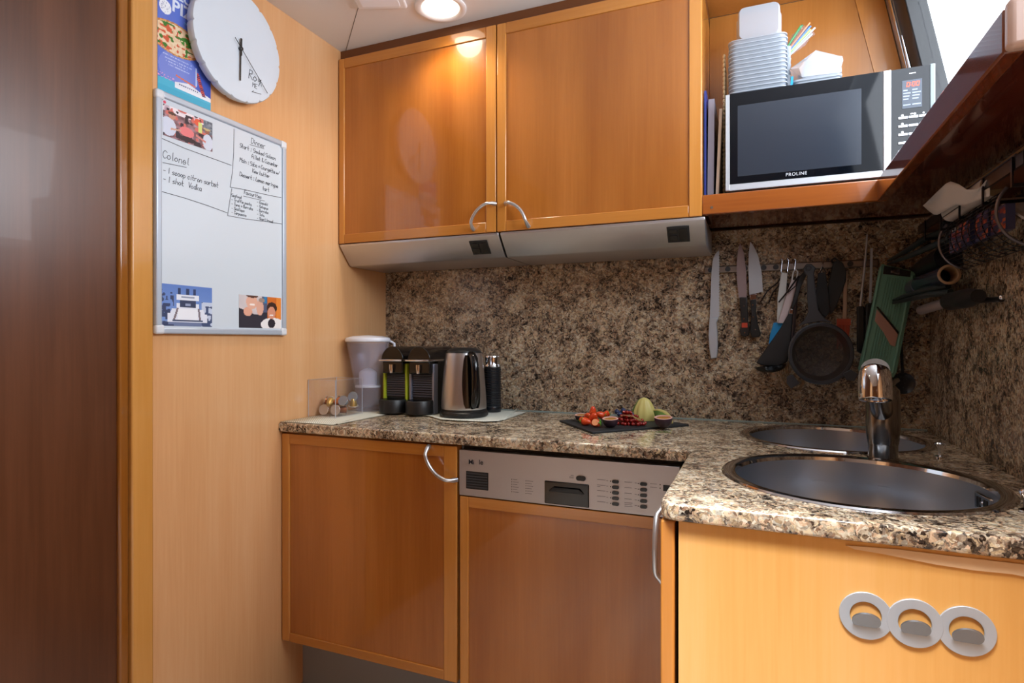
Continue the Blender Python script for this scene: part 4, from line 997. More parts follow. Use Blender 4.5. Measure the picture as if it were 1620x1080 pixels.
# frother
fr_ = thing('milk_frother', 'slim black ribbed milk frother with steel top behind the kettle', 'milk frother', (.530, -.088, ZM))
M = Matrix.Translation((.530, -.088, ZM + .001))
pf = [(0, 0), (.031, 0), (.032, .002), (.032, .018)]
for i in range(16): z = .020 + i * .0088; pf += [(.0312, z), (.0322, z + .002), (.0322, z + .0055), (.0305, z + .0075)]
pf += [(.031, .163), (.030, .165)]
MB().lathe(pf, 40, M, cap=False).build('ribbed_body', mat('frother_black', '14181e', .25), fr_)
MB().lathe([(.030, .1652), (.0315, .168), (.030, .172), (.028, .176), (.0285, .196), (.0285, .205), (.027, .207), (0, .207)], 40, M, cap=False).build('steel_top', CHROME, fr_)

# ------------------------------------------------------------------ slate and fruit
sl = [(.839, -.240), (1.004, -.447), (1.241, -.181), (1.062, -.030)]
q = MB().prism([(x, y, ZW + .0003) for x, y in sl], (0, 0, .006)); o = q.build('slate_board', mat('slate', '1e2226', .6), None, bevel=.001, loc=(1.03, -.22, ZW)); tag(o, 'thin black slate serving board set diagonally on the worktop', 'serving board')
ZF = ZW + .0065
STRAW = mat('strawberry_red', 'd4501e', .3); SLEAF = mat('strawberry_leaf', '6aa23c', .5); FLESH = mat('strawberry_flesh', 'f0a070', .4)
b_ = STRAW.node_tree.nodes['Principled BSDF']; tc = N(STRAW, 'ShaderNodeTexCoord'); vv_ = N(STRAW, 'ShaderNodeTexVoronoi', iScale=230.0); L(STRAW, tc, 'Object', vv_, 'Vector')
rp = ramp(STRAW, [(.12, 'f2c060'), (.22, 'd8481c'), (1, 'c43a16')]); L(STRAW, vv_, 0, rp, 0); L(STRAW, rp, 0, b_, 'Base Color')
def berry(px, py, Y, tipdir, lab, sc=1.0, half=False, lift=0):
    c = U(px, py, Y=Y)
    c.z = max(c.z, ZF + .0125 * sc + lift)
    t = thing('strawberry', lab, 'strawberry', c, 'strawberries on the slate')
    M = axisM(c, c + Vector(tipdir))
    pr = [(0, -.014), (.007, -.0135), (.0125, -.008), (.0125, -.001), (.010, .008), (.006, .015), (0, .019)]
    MB().lathe([(r * sc, z * sc) for r, z in pr], 20, M, cap=False).build('berry', STRAW, t)
    if half: MB().lathe([(0, .0002), (.0115 * sc, .0002)], 16, axisM(c + Vector((0, -.0118, .004)), c + Vector((0, -.3, .1))), cap=False, sx=.9, sy=.9).build('cut_face', FLESH, t)
    q = MB()
    for i in range(6):
        a_ = i * PI / 3; u_ = Vector((math.cos(a_), math.sin(a_), 0)); n_ = Vector((-u_.y, u_.x, 0))
        q.prism([(Vector((0, 0, -.0142)) * sc), (u_ * .006 + n_ * .003 + Vector((0, 0, -.0150))) * sc, (u_ * .014 + Vector((0, 0, -.0115 - .003 * (i % 2)))) * sc, (u_ * .006 - n_ * .003 + Vector((0, 0, -.0150))) * sc], Vector((0, 0, -.0007)), M)
    q.build('leaf_crown', SLEAF, t)
berry(927, 668.5, -.335, (1, -.25, -.1), 'strawberry lying front left on the slate, leaves to the left', 1.0)
berry(943, 669, -.355, (-1, .1, -.25), 'halved strawberry in front, pale cut side showing', .95, half=True)
berry(939, 660, -.32, (.5, -.6, .7), 'strawberry in the middle of the strawberry pile', 1.05, lift=.008)
berry(930, 658, -.29, (.4, -.7, .4), 'strawberry at the left of the upper layer', .9, lift=.006)
berry(938, 651, -.29, (.1, -.2, 1), 'topmost strawberry, standing tip up', .85, lift=.03)
berry(950, 656, -.27, (-.6, -.5, .3), 'strawberry behind the dark fruit half', .9, lift=.006)
berry(959, 655, -.25, (-.9, -.3, -.5), 'strawberry at the back right with leaves showing', .8, lift=.012)
berry(922, 664, -.28, (.7, -.5, .1), 'small strawberry beside the left fruit half', .8)
PSK = mat('passion_skin', '35202e', .4); PRM = mat('passion_pith', 'd8a89c', .5); PPU = mat('passion_pulp', 'a8752e', .2)
def passion(px, py, Y, r, lab, tilt=(0, -.12, 1)):
    c = U(px, py, Y=Y); c.z = ZF + r * .98
    t = thing('passion_fruit_half', lab, 'passion fruit', (c.x, c.y, ZF), 'halved passion fruits on the slate')
    M = axisM(c, c + Vector(tilt))
    MB().lathe([(0, -r * .95), (r * .55, -r * .86), (r * .85, -r * .55), (r * .98, -r * .15), (r, .0), (r, r * .18)], 32, M, cap=False).build('skin', PSK, t)
    MB().lathe([(r, r * .18), (r * .97, r * .21), (r * .82, r * .2), (r * .8, r * .1)], 32, M, cap=False).build('pith_rim', PRM, t)
    MB().lathe([(r * .82, r * .1), (r * .5, r * .16), (0, r * .13)], 24, M, cap=False).build('pulp', PPU, t)
passion(919, 660, -.25, .019, 'small halved dark passion fruit at the left edge of the slate')
passion(965.5, 666, -.345, .0235, 'halved dark passion fruit beside the strawberries')
passion(1049.5, 664, -.285, .0265, 'halved passion fruit between the two melon wedges')
CUR = mat('redcurrant', '8e1a14', .12, Coat_Weight=.4); STEMM = mat('currant_stem', 'a08a50', .6)
random.seed(11); placed = []
rc = thing('redcurrant_bunch', 'heap of shiny redcurrants on stems in the middle of the slate', 'redcurrants', U(997, 672, Z=ZF))
cx0, cy0 = U(999, 672, Z=ZF).x, U(999, 672, Z=ZF).y
cnt = 0
for layer in range(4):
    R_ = (.048, .040, .028, .014)[layer]; nn_ = (34, 26, 16, 7)[layer]
    for k_ in range(nn_):
        a_ = k_ * 2.39996; rr_ = R_ * math.sqrt((k_ + .5) / nn_)
        x_ = cx0 + rr_ * math.cos(a_) * 1.0 + layer * -.004; y_ = cy0 + rr_ * .62 * math.sin(a_); z_ = ZF + .0056 + layer * .0108 + random.uniform(-.001, .001)
        MB().sphere((x_, y_, z_), random.uniform(.0048, .0058), 12).build('currant', CUR, rc); cnt += 1
q = MB()
for s in range(3): q.tube([(cx0 - .03 + s * .02, cy0 - .018, ZF + .028), (cx0 + s * .012, cy0 - .026, ZF + .034 - s * .004), (cx0 + .03 + s * .004, cy0 - .028, ZF + .018)], .0008, 6)
q.build('stem', STEMM, rc)
BLU = mat('blueberry', '2b3558', .45)
for k_, (px, py, Y) in enumerate([(976, 651, -.20), (986, 649, -.21), (995, 652, -.21), (980, 655, -.23), (990, 655, -.23), (999, 655, -.22), (985, 651, -.18)]):
    c = U(px, py, Y=Y); r_ = .0085
    t = thing('blueberry', ['leftmost blueberry of the back row behind the redcurrants', 'middle blueberry of the back row behind the redcurrants', 'rightmost blueberry of the back row, beside the melon', 'left blueberry of the front row touching the redcurrants', 'middle blueberry of the front row touching the redcurrants', 'right blueberry of the front row, nearest the melon', 'topmost blueberry at the very back of the heap'][k_], 'blueberry', c, 'blueberries behind the redcurrants')
    c.z = max(c.z, ZF + r_)
    t.location = c
    MB().sphere(c, r_, 16, sc=(1, 1, .92)).build('berry', BLU, t)
    MB().lathe([(.0030, 0), (.0034, .0012), (.0026, .0012), (.002, .0004), (0, .0004)], 12, axisM(c + Vector((0, -.004, .0062)), c + Vector((0, -.5, .8)))).build('calyx', BLU, t)
MEL = mat('melon_flesh', 'd6c878', .45); MELR = mat('melon_rind', '78a04e', .5); 
def melon(c, r, a0, a1, nm, lab, squash=1.0, ring=.78):
    # wedge of a sphere standing on its cut end, rind outside, flesh cut faces
    t = thing(nm, lab, 'melon', c)
    n_, m_ = 20, 14; vs = []; vi = []
    for j in range(n_ + 1):
        th = PI * .5 * j / n_            # from top (0) to equator, stands on equator plane
        for i in range(m_ + 1):
            a_ = a0 + (a1 - a0) * i / m_
            vs.append((c[0] + r * squash * math.sin(th) * math.cos(a_), c[1] + r * squash * math.sin(th) * math.sin(a_), c[2] + r * 1.12 * math.cos(th)))
            vi.append((c[0] + (r * squash * ring) * math.sin(th) * math.cos(a_), c[1] + (r * squash * ring) * math.sin(th) * math.sin(a_), c[2] + r * 1.12 * (ring) * math.cos(th)))
    q = MB(); fs = []
    for j in range(n_):
        for i in range(m_): a = j * (m_ + 1) + i; fs.append((a, a + 1, a + m_ + 2, a + m_ + 1))
    q.add(vs, fs); q.build('rind', MELR, t)
    q = MB(); K = len(vs); fl = [Vector(v) * 1 for v in vs]
    fl = [tuple(Vector(v).lerp(Vector(i_), .12)) for v, i_ in zip(vs, vi)]
    fs2 = [tuple(reversed([a + K for a in f])) for f in fs] + fs
    for j in range(n_):
        for i_ in (0, m_): a = j * (m_ + 1) + i_; fs2.append((a, a + m_ + 1, a + m_ + 1 + K, a + K))
    for i in range(m_): a = n_ * (m_ + 1) + i; fs2.append((a, a + 1, a + 1 + K, a + K))
    q.add(fl + vi, fs2); q.build('flesh', MEL, t)
mc = U(1018, 664.5, Z=ZF); 
# large wedge: solid half dome of flesh facing camera with green rind on the left-back
t = thing('melon_piece', 'tall pale yellow-green melon piece standing behind the redcurrants', 'melon', (mc.x, mc.y + .01, ZF))
r_ = .034; n_, m_ = 18, 36
def dome(ax0, ax1, rr_, hh_, nm, m):
    vs = []; fs = []
    for j in range(n_ + 1):
        s_ = j / n_; zz_ = hh_ * s_; rad = rr_ * math.sqrt(max(0, 1 - s_ ** 2.3)) * (.90 + .1 * math.sin(PI * min(1, s_ + .3)))
        for i in range(m_ + 1):
            a_ = ax0 + (ax1 - ax0) * i / m_; fl_ = 1 + .04 * math.cos(a_ * 10)
            vs.append((mc.x + rad * fl_ * math.cos(a_) * 1.02, mc.y + .01 + rad * fl_ * .8 * math.sin(a_), ZF + zz_))
    for j in range(n_):
        for i in range(m_): a = j * (m_ + 1) + i; fs.append((a, a + 1, a + m_ + 2, a + m_ + 1))
    vs.append((mc.x, mc.y + .01, ZF)); kk = len(vs) - 1
    for i in range(m_): fs.append((i + 1, i, kk))
    MB().add(vs, fs).build(nm, m, t)
dome(math.radians(215), math.radians(400), .038, .074, 'flesh', MEL); dome(math.radians(40), math.radians(215), .0395, .073, 'rind', MELR)
m2 = U(1056, 669, Z=ZF)
t = thing('melon_slice', 'thin curved melon slice with green rind at the right end of the slate', 'melon', (m2.x, m2.y, ZF))
def arc_slice(r0, r1, nm, m, yo=0):
    vs = []; fs = []; n_ = 18
    C0 = Vector((m2.x - .030, m2.y, ZF - .006))
    for i in range(n_ + 1):
        a_ = math.radians(8 + 100 * i / n_); th = .013 * math.sin(math.radians(20 + 150 * i / n_)) + .002
        for (r_, s_) in ((r0, -1), (r1, -1), (r1, 1), (r0, 1)):
            vs.append((C0.x + r_ * math.cos(a_), C0.y + s_ * th + yo, C0.z + r_ * 1.02 * math.sin(a_)))
    for i in range(n_):
        for k_ in range(4): a = i * 4 + k_; b = i * 4 + (k_ + 1) % 4; fs.append((a, b, b + 4, a + 4))
    fs += [(3, 2, 1, 0), tuple(n_ * 4 + k_ for k_ in range(4))]
    MB().add(vs, fs).build(nm, m, t)
arc_slice(.0435, .047, 'flesh', MEL); arc_slice(.012, .0433, 'rind', MELR)
#PART3
# ------------------------------------------------------------------ tools on the back wall
KST = mat('knife_steel', 'b9bfc8', .42, .45); RUBBERW = mat('white_nylon', 'cfd2d2', .45)
def flat(q, px, y, th, bow=0):
    return q.prism([U(a, b, Y=y) for a, b in px], (0, th, 0))
rk = thing('knife_rack', 'long magnetic knife rail screwed to the dark granite above the tools', 'knife rack', (1.52, -.005, 1.40))
MB().box((1.272, -.010, 1.390), (1.775, -.0003, 1.413)).build('rail', brushed('rack_steel', '8f8780', .35), rk, bevel=.003)
for x in (1.292, 1.346, 1.399, 1.455, 1.491, 1.700):
    MB().lathe([(.0085, 0), (.0082, .0012), (0, .0014)], 24, axisM((x, -.0102, 1.4015), (x, -1, 1.4015))).build('magnet', mat('magnet_dark', '2c2e34', .5), rk)
def outline_knife(nm, lab, blade, bm_, handle, hm, extra=None, y=-.014):
    t = thing(nm, lab, 'knife', U(*handle[0], Y=y), 'knives on the magnetic rail')
    flat(MB(), blade, y, .0018).build('blade', bm_, t)
    flat(MB(), handle, y - .007, .013).build('handle', hm, t, bevel=.003, seg=3)
    return t
serr = []
for i in range(24): yy = 402 + i * 4.2; serr += [(1138.5, yy), (1137.2, yy + 2.1)]
k1 = outline_knife('bread_knife', 'serrated bread knife with steel handle, leftmost on the rail', [(1137, 396), (1132, 401), (1128, 410), (1125.5, 430), (1123, 502.5), (1136, 502.5)] + serr[::-1], KST,
                   [(1122.5, 502), (1136.5, 502), (1136, 505), (1133.5, 510), (1135, 525), (1135.5, 545), (1134.5, 560), (1134, 566), (1124.5, 567.5), (1122, 552), (1120.5, 530)], KST)
k2 = outline_knife('carving_knife', 'narrow carving knife with black riveted handle and small red badge', [(1171, 384), (1167.5, 395), (1165.5, 415), (1165.5, 440), (1169, 471), (1181.5, 471), (1180.5, 430), (1177, 400)], mat('rosy_blade', '9c8a8c', .42, .45),
                   [(1169.5, 470), (1182, 470), (1183, 490), (1183.5, 508), (1186, 522), (1185, 530), (1179, 533), (1172, 531), (1170, 522), (1173, 512)], BLACKM)
k3 = outline_knife('chef_knife', 'wide chef knife with black riveted handle and steel bolster', [(1187, 382), (1184.5, 400), (1184, 425), (1185.5, 466), (1207, 461), (1205, 430), (1199.5, 405), (1193, 390)], KST,
                   [(1187, 474), (1196.5, 473), (1196, 495), (1199, 512), (1204, 528), (1201.5, 533), (1189, 534), (1186.5, 522), (1188.5, 500)], BLACKM)
flat(MB(), [(1186, 465.5), (1197, 464.5), (1196.5, 473.5), (1187, 474.5)], -.019, .010).build('bolster', CHROME, k3, bevel=.001)
for kk, pts in ((k2, [(1177, 484), (1177, 504), (1178, 526)]), (k3, [(1191, 482), (1191.5, 501), (1195, 521)])):
    for (a, b) in pts:
        c = U(a, b, Y=-.0212); MB().lathe([(.0024, 0), (.002, .0008), (0, .001)], 14, axisM(c, c + Vector((0, -1, 0)))).build('rivet', CHROME, kk)
bd = flat(MB(), [(1173.5, 510.5), (1182.5, 510.5), (1182.5, 518), (1173.5, 518)], -.0218, .0006).build('badge', mat('red_badge', 'c2452c', .4), k2)
MB().box((0, 0, 0), (.0001, .0001, .0001))
def wire(q, px, y, r, n=8):
    return q.tube([U(a, b, Y=(y[i] if isinstance(y, (list, tuple)) else y)) for i, (a, b) in enumerate(px)], r, n)
# s-hooks
for i, (a, lab) in enumerate([(1236, 'thin steel hook at the left end of the hanging tools'), (1246, 'thin steel hook second from the left on the rail'), (1257, 'thin steel hook holding the white spatula'), (1302, 'thin steel hook right of the strainer handle')]):
    q = MB(); wire(q, [(a - 1, 420), (a - 1, 411), (a, 409), (a + 2, 412), (a + (0 if i < 3 else -4), 428), (a + 1, 433), (a + 4, 431)], [-.0115, -.0125, -.014, -.016, -.018, -.02, -.02], .0011)
    o = q.build('rail_hook', CHROME, None, loc=U(a, 420, Y=-.012)); tag(o, lab, 'hook', 'hooks on the knife rail')
# wire tongs
q = MB(); wire(q, [(1240, 432), (1230, 447), (1214, 460), (1203, 478)], [-.020, -.022, -.024, -.024], .0022); wire(q, [(1241, 434), (1232, 452), (1222, 463), (1216, 480)], [-.024, -.028, -.03, -.03], .0022)
wire(q, [(1232, 441), (1249, 450)], -.026, .0015)
o = q.build('wire_tongs', mat('dark_wire', '2a2626', .3, .7), None, loc=U(1230, 447, Y=-.02)); tag(o, 'small dark wire tongs spread open beside the chef knife', 'tongs')
q = MB(); wire(q, [(1264, 436), (1256, 447), (1246, 461), (1232, 478)], [-.052, -.054, -.056, -.056], .0024); wire(q, [(1262, 440), (1259, 452), (1246, 463)], -.058, .0016)
o = q.build('skewer_tongs', mat('dark_wire', '2a2626'), None, loc=U(1250, 455, Y=-.05)); tag(o, 'black slim tongs crossing in front of the white spatulas', 'tongs')
# white and blue spatulas
t = thing('blue_spatula', 'flat white-handled spatula with bright blue blade, hanging left of the ladle', 'spatula', U(1236, 470, Y=-.03))
flat(MB(), [(1236, 430), (1246, 432), (1243, 470), (1239, 512), (1229, 512), (1230, 470)], -.032, .005).build('handle', RUBBERW, t, bevel=.002)
flat(MB(), [(1224, 510), (1240, 510), (1234, 525), (1222, 540), (1216, 545), (1218, 530)], -.035, .008).build('blade', mat('bright_blue_silicone', '1a8ac8', .45), t, bevel=.002)
t = thing('white_spatula', 'second white nylon spatula with looped end, slanting over the blue one', 'spatula', U(1250, 470, Y=-.042))
flat(MB(), [(1252, 442), (1262, 444), (1255, 475), (1246, 500), (1240, 511), (1230, 511), (1240, 480), (1246, 460)], -.045, .005).build('handle', mat('pinkish_white_nylon', 'cdbfc2', .45), t, bevel=.002)
wire(MB(), [(1253, 443), (1255, 430), (1259, 426), (1262, 430), (1260, 443)], -.043, .0022).build('loop', RUBBERW, t)
# ladle / turner
t = thing('black_ladle', 'black nylon ladle hanging bowl down, left of the strainer', 'ladle', U(1235, 560, Y=-.06))
flat(MB(), [(1263, 440), (1276, 424), (1279, 428), (1268, 452), (1260, 478), (1254, 490), (1252, 484)], -.070, .006).build('handle', BLACKS, t, bevel=.002)
flat(MB(), [(1250, 488), (1255, 489), (1254, 497), (1248, 496)], -.073, .01).build('ferrule', CHROME, t, bevel=.001)
flat(MB(), [(1248, 495), (1254, 496), (1253, 520), (1251, 545), (1246, 572), (1230, 580), (1206, 578), (1196, 574), (1216, 545), (1234, 520)], -.074, .012).build('neck', BLACKS, t, bevel=.004, seg=3)
c = U(1219, 580, Y=-.085)
MB().lathe([(.0005, -.018), (.025, -.016), (.040, -.007), (.046, .003), (.044, .003), (.036, -.004), (0, -.012)], 36, Matrix.Translation(c) @ Matrix.Rotation(math.radians(-7), 4, 'Y'), sy=.75, cap=False).build('bowl', mat('black_shiny_nylon', '151618', .2), t)
# whisk behind
t = thing('whisk', 'wire whisk hanging behind the strainer, its loops showing below the ladle', 'whisk', U(1250, 590, Y=-.035))
q = MB()
for i in range(6):
    a_ = i / 5; w0 = 6 + 22 * a_
    wire(q, [(1252, 545), (1252 - w0 * .6, 565), (1248 - w0 * .62 + 3, 590), (1252 - w0 * .3, 610 + 4 * (1 - a_)), (1258 + w0 * .25, 617), (1268 + w0 * .2, 606), (1264, 580), (1256, 545)], -.035 + .012 * (a_ - .5), .0011, 6)
q.build('loops', mat('brass_wire', 'a0907a', .25, .9), t)
wire(MB(), [(1253, 546), (1258, 490), (1262, 440)], -.035, .005, 10).build('handle', mat('whisk_handle', '4a4040', .3, .5), t)
# strainer
sc_ = U(1298, 559, Y=-.10); SR_ = .092
t = thing('strainer', 'large dark round strainer with wide handle hanging in the middle of the tools', 'strainer', sc_)
Ms_ = axisM(sc_, sc_ + Vector((.10, -1, -.02)))
MB().lathe([(SR_, -.008), (SR_ + .001, .004), (SR_ - .003, .007), (SR_ - .010, .006), (SR_ - .011, -.008)], 72, Ms_, cap=False, sx=.96).build('rim', mat('dark_grey_nylon', '33353a', .45), t)
MESH = mat('fine_mesh_dark', '3a3432', .5, .3); b_ = MESH.node_tree.nodes['Principled BSDF']; b_.inputs['Alpha'].default_value = .82
MB().lathe([(SR_ - .0105, -.002), (SR_ * .75, .022), (SR_ * .45, .034), (0, .038)], 64, Ms_ @ Matrix.Scale(-1, 4, Vector((0, 0, 1))), cap=False, sx=.96).build('mesh_bowl', MESH, t)
flat(MB(), [(1288, 432), (1291, 424), (1284, 417), (1276, 417), (1271, 424), (1273, 432), (1277, 436), (1277, 470), (1279, 492), (1272, 507), (1262, 515), (1280, 511), (1300, 508), (1318, 511), (1305, 503), (1295, 490), (1291, 460)], -.108, .008).build('handle', mat('dark_grey_nylon', '33353a'), t, bevel=.003, seg=3)
c = U(1279, 424, Y=-.109); MB().lathe([(.0045, 0), (.0045, .002), (.0085, .002), (.0085, 0)], 24, axisM(c, c + Vector((0, -1, 0))), cap=False).build('hanging_ring', BLACKM, t)
for px in ([(1245, 595), (1254, 592), (1265, 606), (1252, 615), (1244, 606)], [(1334, 590), (1346, 584), (1358, 592), (1352, 603), (1338, 600)]):
    flat(MB(), px, -.102, .006).build('rest_lug', mat('dark_grey_nylon', '33353a'), t, bevel=.002)
# black turners to the right
t = thing('black_turner', 'black nylon turner with folded handle, right of the strainer handle', 'turner', U(1310, 460, Y=-.05))
flat(MB(), [(1294, 432), (1306, 430), (1311, 460), (1314, 492), (1306, 502), (1298, 496), (1290, 470)], -.055, .007).build('blade', BLACKS, t, bevel=.002)
wire(MB(), [(1295, 436), (1302, 422), (1306, 430)], -.05, .002).build('loop', BLACKM, t)
t = thing('black_spatula', 'wide black spatula head hanging upside down from the rail', 'spatula', U(1330, 450, Y=-.03))
flat(MB(), [(1316, 424), (1319, 414), (1326, 410), (1334, 416), (1339, 428), (1338, 445), (1332, 462), (1322, 488), (1314, 498), (1311, 480), (1310, 450)], -.034, .005).build('blade', mat('dark_green_black_nylon', '23282a', .5), t, bevel=.002)
wire(MB(), [(1318, 416), (1316, 411), (1320, 408), (1325, 411)], -.024, .003).build('loop', BLACKS, t)
t = thing('basting_brush', 'pale wooden-handled brush with orange red silicone head', 'brush', U(1336, 470, Y=-.022))
flat(MB(), [(1337, 428), (1341, 428), (1340, 506), (1333, 506), (1334, 460)], -.026, .006).build('handle', mat('pale_beech', 'b4967c', .5), t, bevel=.002)
q = MB(); 
for i in range(9): flat(q, [(1324.5 + i * 2.4, 507), (1326.4 + i * 2.4, 507), (1325.5 + i * 2.0, 552 - (i % 3) * 4), (1323.8 + i * 2.0, 552 - (i % 3) * 4)], -.028 - .002 * (i % 2), .006)
flat(q, [(1324, 504), (1346, 504), (1346, 514), (1324, 514)], -.029, .009)
q.build('bristle_head', mat('orange_silicone', 'b2401c', .5), t)
# sharpening steel and carving fork
t = thing('carving_fork', 'slim steel rod with black handle, left of the green slicer', 'kitchen tool', U(1368, 430, Y=-.03))
wire(MB(), [(1372, 371), (1369, 410), (1366, 440), (1361, 484)], -.03, [.0022, .0032, .0034, .0034]).build('rod', KST, t)
flat(MB(), [(1356, 484), (1368, 484), (1369, 540), (1364, 560), (1356, 556)], -.036, .013).build('handle', BLACKM, t, bevel=.004)
t = thing('palette_knife', 'second pale steel blade with black handle beside the green slicer', 'kitchen tool', U(1378, 430, Y=-.03))
flat(MB(), [(1377, 393), (1381, 392), (1380, 440), (1378.5, 479), (1374.5, 479), (1376, 440)], -.03, .0025).build('blade', KST, t)
flat(MB(), [(1370, 480), (1381, 480), (1379, 510), (1374, 545), (1369, 548)], -.036, .012).build('handle', BLACKM, t, bevel=.004)
# mandoline
mo = thing('mandoline_slicer', 'pale green mandoline slicer with diagonal steel blade hanging at the corner', 'slicer', U(1400, 500, Y=-.06))
GRN = mat('mint_green_plastic', '6d9c86', .4); GRNR = mat('mint_green_rib', '5c8a74', .45)
def MP(a, b, y=-.07): return U(a, b, Y=y)
o_ = [(1396, 417), (1402, 419), (1440, 427), (1448, 431), (1449, 440), (1432, 520), (1419, 588), (1414, 597), (1408, 596), (1402, 586), (1390, 578), (1376, 579), (1368, 586), (1364, 590), (1359, 588), (1358, 582), (1372, 520), (1386, 450), (1391, 424)]
MB().prism([MP(a, b) for a, b in o_], (0, .008, 0)).build('frame', GRN, mo, bevel=.002)
def rail(pa, pb, w_, y, th, m, nm):
    a, b = MP(*pa, y=y), MP(*pb, y=y); MB().tube([a, b], w_, 8).build(nm, m, mo)
rail((1394, 424), (1362, 584), .004, -.072, 1, GRN, 'side_rail'); rail((1444, 436), (1412, 590), .004, -.072, 1, GRN, 'side_rail')
for i in range(1, 9):
    f = i / 9; a0 = Vector((1400 + f * 38, 437 + f * 7)); a1 = Vector((1370 + f * 36, 580 - 4 * math.sin(f * PI) + f * 8))
    s0 = a0.lerp(a1, (.44 + .20 * f)); s1 = a0.lerp(a1, (.52 + .19 * f))
    rail(a0, s0, .0011, -.0712, 1, GRNR, 'rib'); rail(s1, a1, .0011, -.0712, 1, GRNR, 'rib')
MB().prism([MP(a, b, -.0722) for a, b in [(1399, 420), (1441, 429), (1440, 438), (1397, 433)]], (0, .002, 0)).build('top_plate', BLACKM, mo)
MB().prism([MP(a, b, -.0745) for a, b in [(1410, 422), (1424, 425), (1423, 434), (1409, 431)]], (0, .002, 0)).build('latch', CHROME, mo)
MB().prism([MP(a, b, -.0735) for a, b in [(1387, 489), (1421, 527), (1416, 548), (1409, 546), (1398, 526), (1384, 507)]], (0, .0015, 0)).build('blade', mat('rosy_steel', 'b8968a', .35, .6), mo)
MB().prism([MP(a, b, -.0742) for a, b in [(1386, 485), (1389, 485), (1422, 525), (1421, 529)]], (0, .002, 0)).build('blade_slot', BLACK, mo)
# slotted spoon disc
t = thing('slotted_spoon', 'round dark slotted spoon half hidden behind the green slicer and tap', 'spoon', U(1430, 605, Y=-.03))
c = U(1428, 606, Y=-.03); MB().lathe([(0, .004), (.02, .003), (.030, -.003), (.0315, -.006), (.028, -.003), (0, .001)], 36, axisM(c, c + Vector((0, 1, 0)))).build('bowl', mat('navy_nylon', '14161f', .3), t)
MB().tube([c + Vector((-.0, .0, .028)), c + Vector((-.004, .002, .13)), c + Vector((-.01, .004, .24))], .004, 8).build('handle', BLACKS, t)
q = MB()
for i in range(14): a_ = i * 2.4; r__ = .005 + .0058 * math.sqrt(i); q.lathe([(.0016, 0), (.0016, .0006), (0, .0006)], 8, axisM(c + Vector((r__ * math.cos(a_), -.0035, r__ * math.sin(a_))), c + Vector((r__ * math.cos(a_), -1, r__ * math.sin(a_)))))
q.build('hole', DARKG, t)
c = U(1434, 565, Y=-.003); o = MB().lathe([(.004, 0), (.0035, .002), (0, .003)], 14, axisM(c, c + Vector((0, -1, 0)))).build('wall_screw', CHROME, None, loc=c); tag(o, 'single small screw head in the back granite right of the slicer', 'screw')

# ------------------------------------------------------------------ rack on the right wall
XWS = 1.906
rr = thing('wall_rack', 'dark metal rail rack on the right granite wall carrying rolls and a basket', 'rack', (XWS - .02, -.5, 1.42))
RBM = mat('rack_dark_metal', '1c1a1e', .3, .6)
q = MB(); q.box((XWS - .006, -.90, 1.425), (XWS - .0003, -.20, 1.445)).box((XWS - .075, -.90, 1.448), (XWS - .070, -.22, 1.470))
q.build('rail', RBM, rr, bevel=.001)
MB().box((XWS - .070, -.90, 1.4505), (XWS - .0065, -.22, 1.4545)).build('ledge', wood('rack_wood_strip', '5a2c1c', '683623', '77402b', axis='y', rough=.3), rr)
for y in (-.30, -.44, -.58, -.72, -.86): MB().box((XWS - .0752, y - .003, 1.42), (XWS - .0003, y + .003, 1.4258)).box((XWS - .078, y - .003, 1.42), (XWS - .0752, y + .003, 1.470)).build('bracket', RBM, rr)
q = MB()
for i in range(12): q.tube([(XWS - .071, -.50 - i * .028, 1.456), (XWS - .071, -.50 - i * .028, 1.474)], .0018, 6)
q.tube([(XWS - .071, -.49, 1.474), (XWS - .071, -.86, 1.474)], .0022, 8); q.build('guard_wire', mat('dull_grey_wire', '5a5c66', .3, .8), rr)
# baking paper roll on the ledge + loose sheet
pr_ = U(1572, 292, X=1.850); py_ = pr_.y
t = thing('baking_paper_roll', 'roll of pale baking paper on top of the wall rack with a loose sheet hanging', 'paper roll', pr_)
PAP = mat('baking_paper', 'c9c0b8', .6)
MB().lathe([(.0115, 0), (.0115, .26), (.0215, .26), (.0215, 0)], 36, axisM(pr_, pr_ + Vector((0, 1, 0))), cap=False).build('paper', PAP, t)
q = MB(); q.lathe([(.0215, 0), (.0115, 0)], 36, axisM(pr_, pr_ + Vector((0, 1, 0))), cap=False); q.lathe([(.0115, -.001), (.0095, -.001), (.0095, .1), (.0115, .1)], 30, axisM(pr_, pr_ + Vector((0, 1, 0))), cap=False); q.build('core', mat('cardboard_core', 'b59a72', .7), t)
vs = []; fs = []; nx_, ny_ = 16, 6
TOP = [(1464, 322), (1482, 304), (1501, 286), (1516, 291), (1530, 300), (1548, 299), (1558, 288), (1566, 277)]
BOT = [(1460, 325), (1470, 334), (1480, 341), (1497, 333), (1512, 324), (1528, 326), (1545, 318), (1566, 310)]
def pl(P_, t_):
    f = t_ * (len(P_) - 1); i_ = min(int(f), len(P_) - 2); f -= i_
    return (P_[i_][0] * (1 - f) + P_[i_ + 1][0] * f, P_[i_][1] * (1 - f) + P_[i_ + 1][1] * f)
for i in range(nx_ + 1):
    for j in range(ny_ + 1):
        a_, b_ = pl(TOP, i / nx_), pl(BOT, i / nx_); v_ = j / ny_
        vs.append(U(a_[0] * (1 - v_) + b_[0] * v_, a_[1] * (1 - v_) + b_[1] * v_, X=1.79 + .045 * i / nx_ + .02 * v_ * (1 - i / nx_)))
for i in range(nx_):
    for j in range(ny_): a = i * (ny_ + 1) + j; fs.append((a, a + 1, a + ny_ + 2, a + ny_ + 1))
MB().add(vs, fs).build('loose_sheet', PAP, t, solid=.0006)
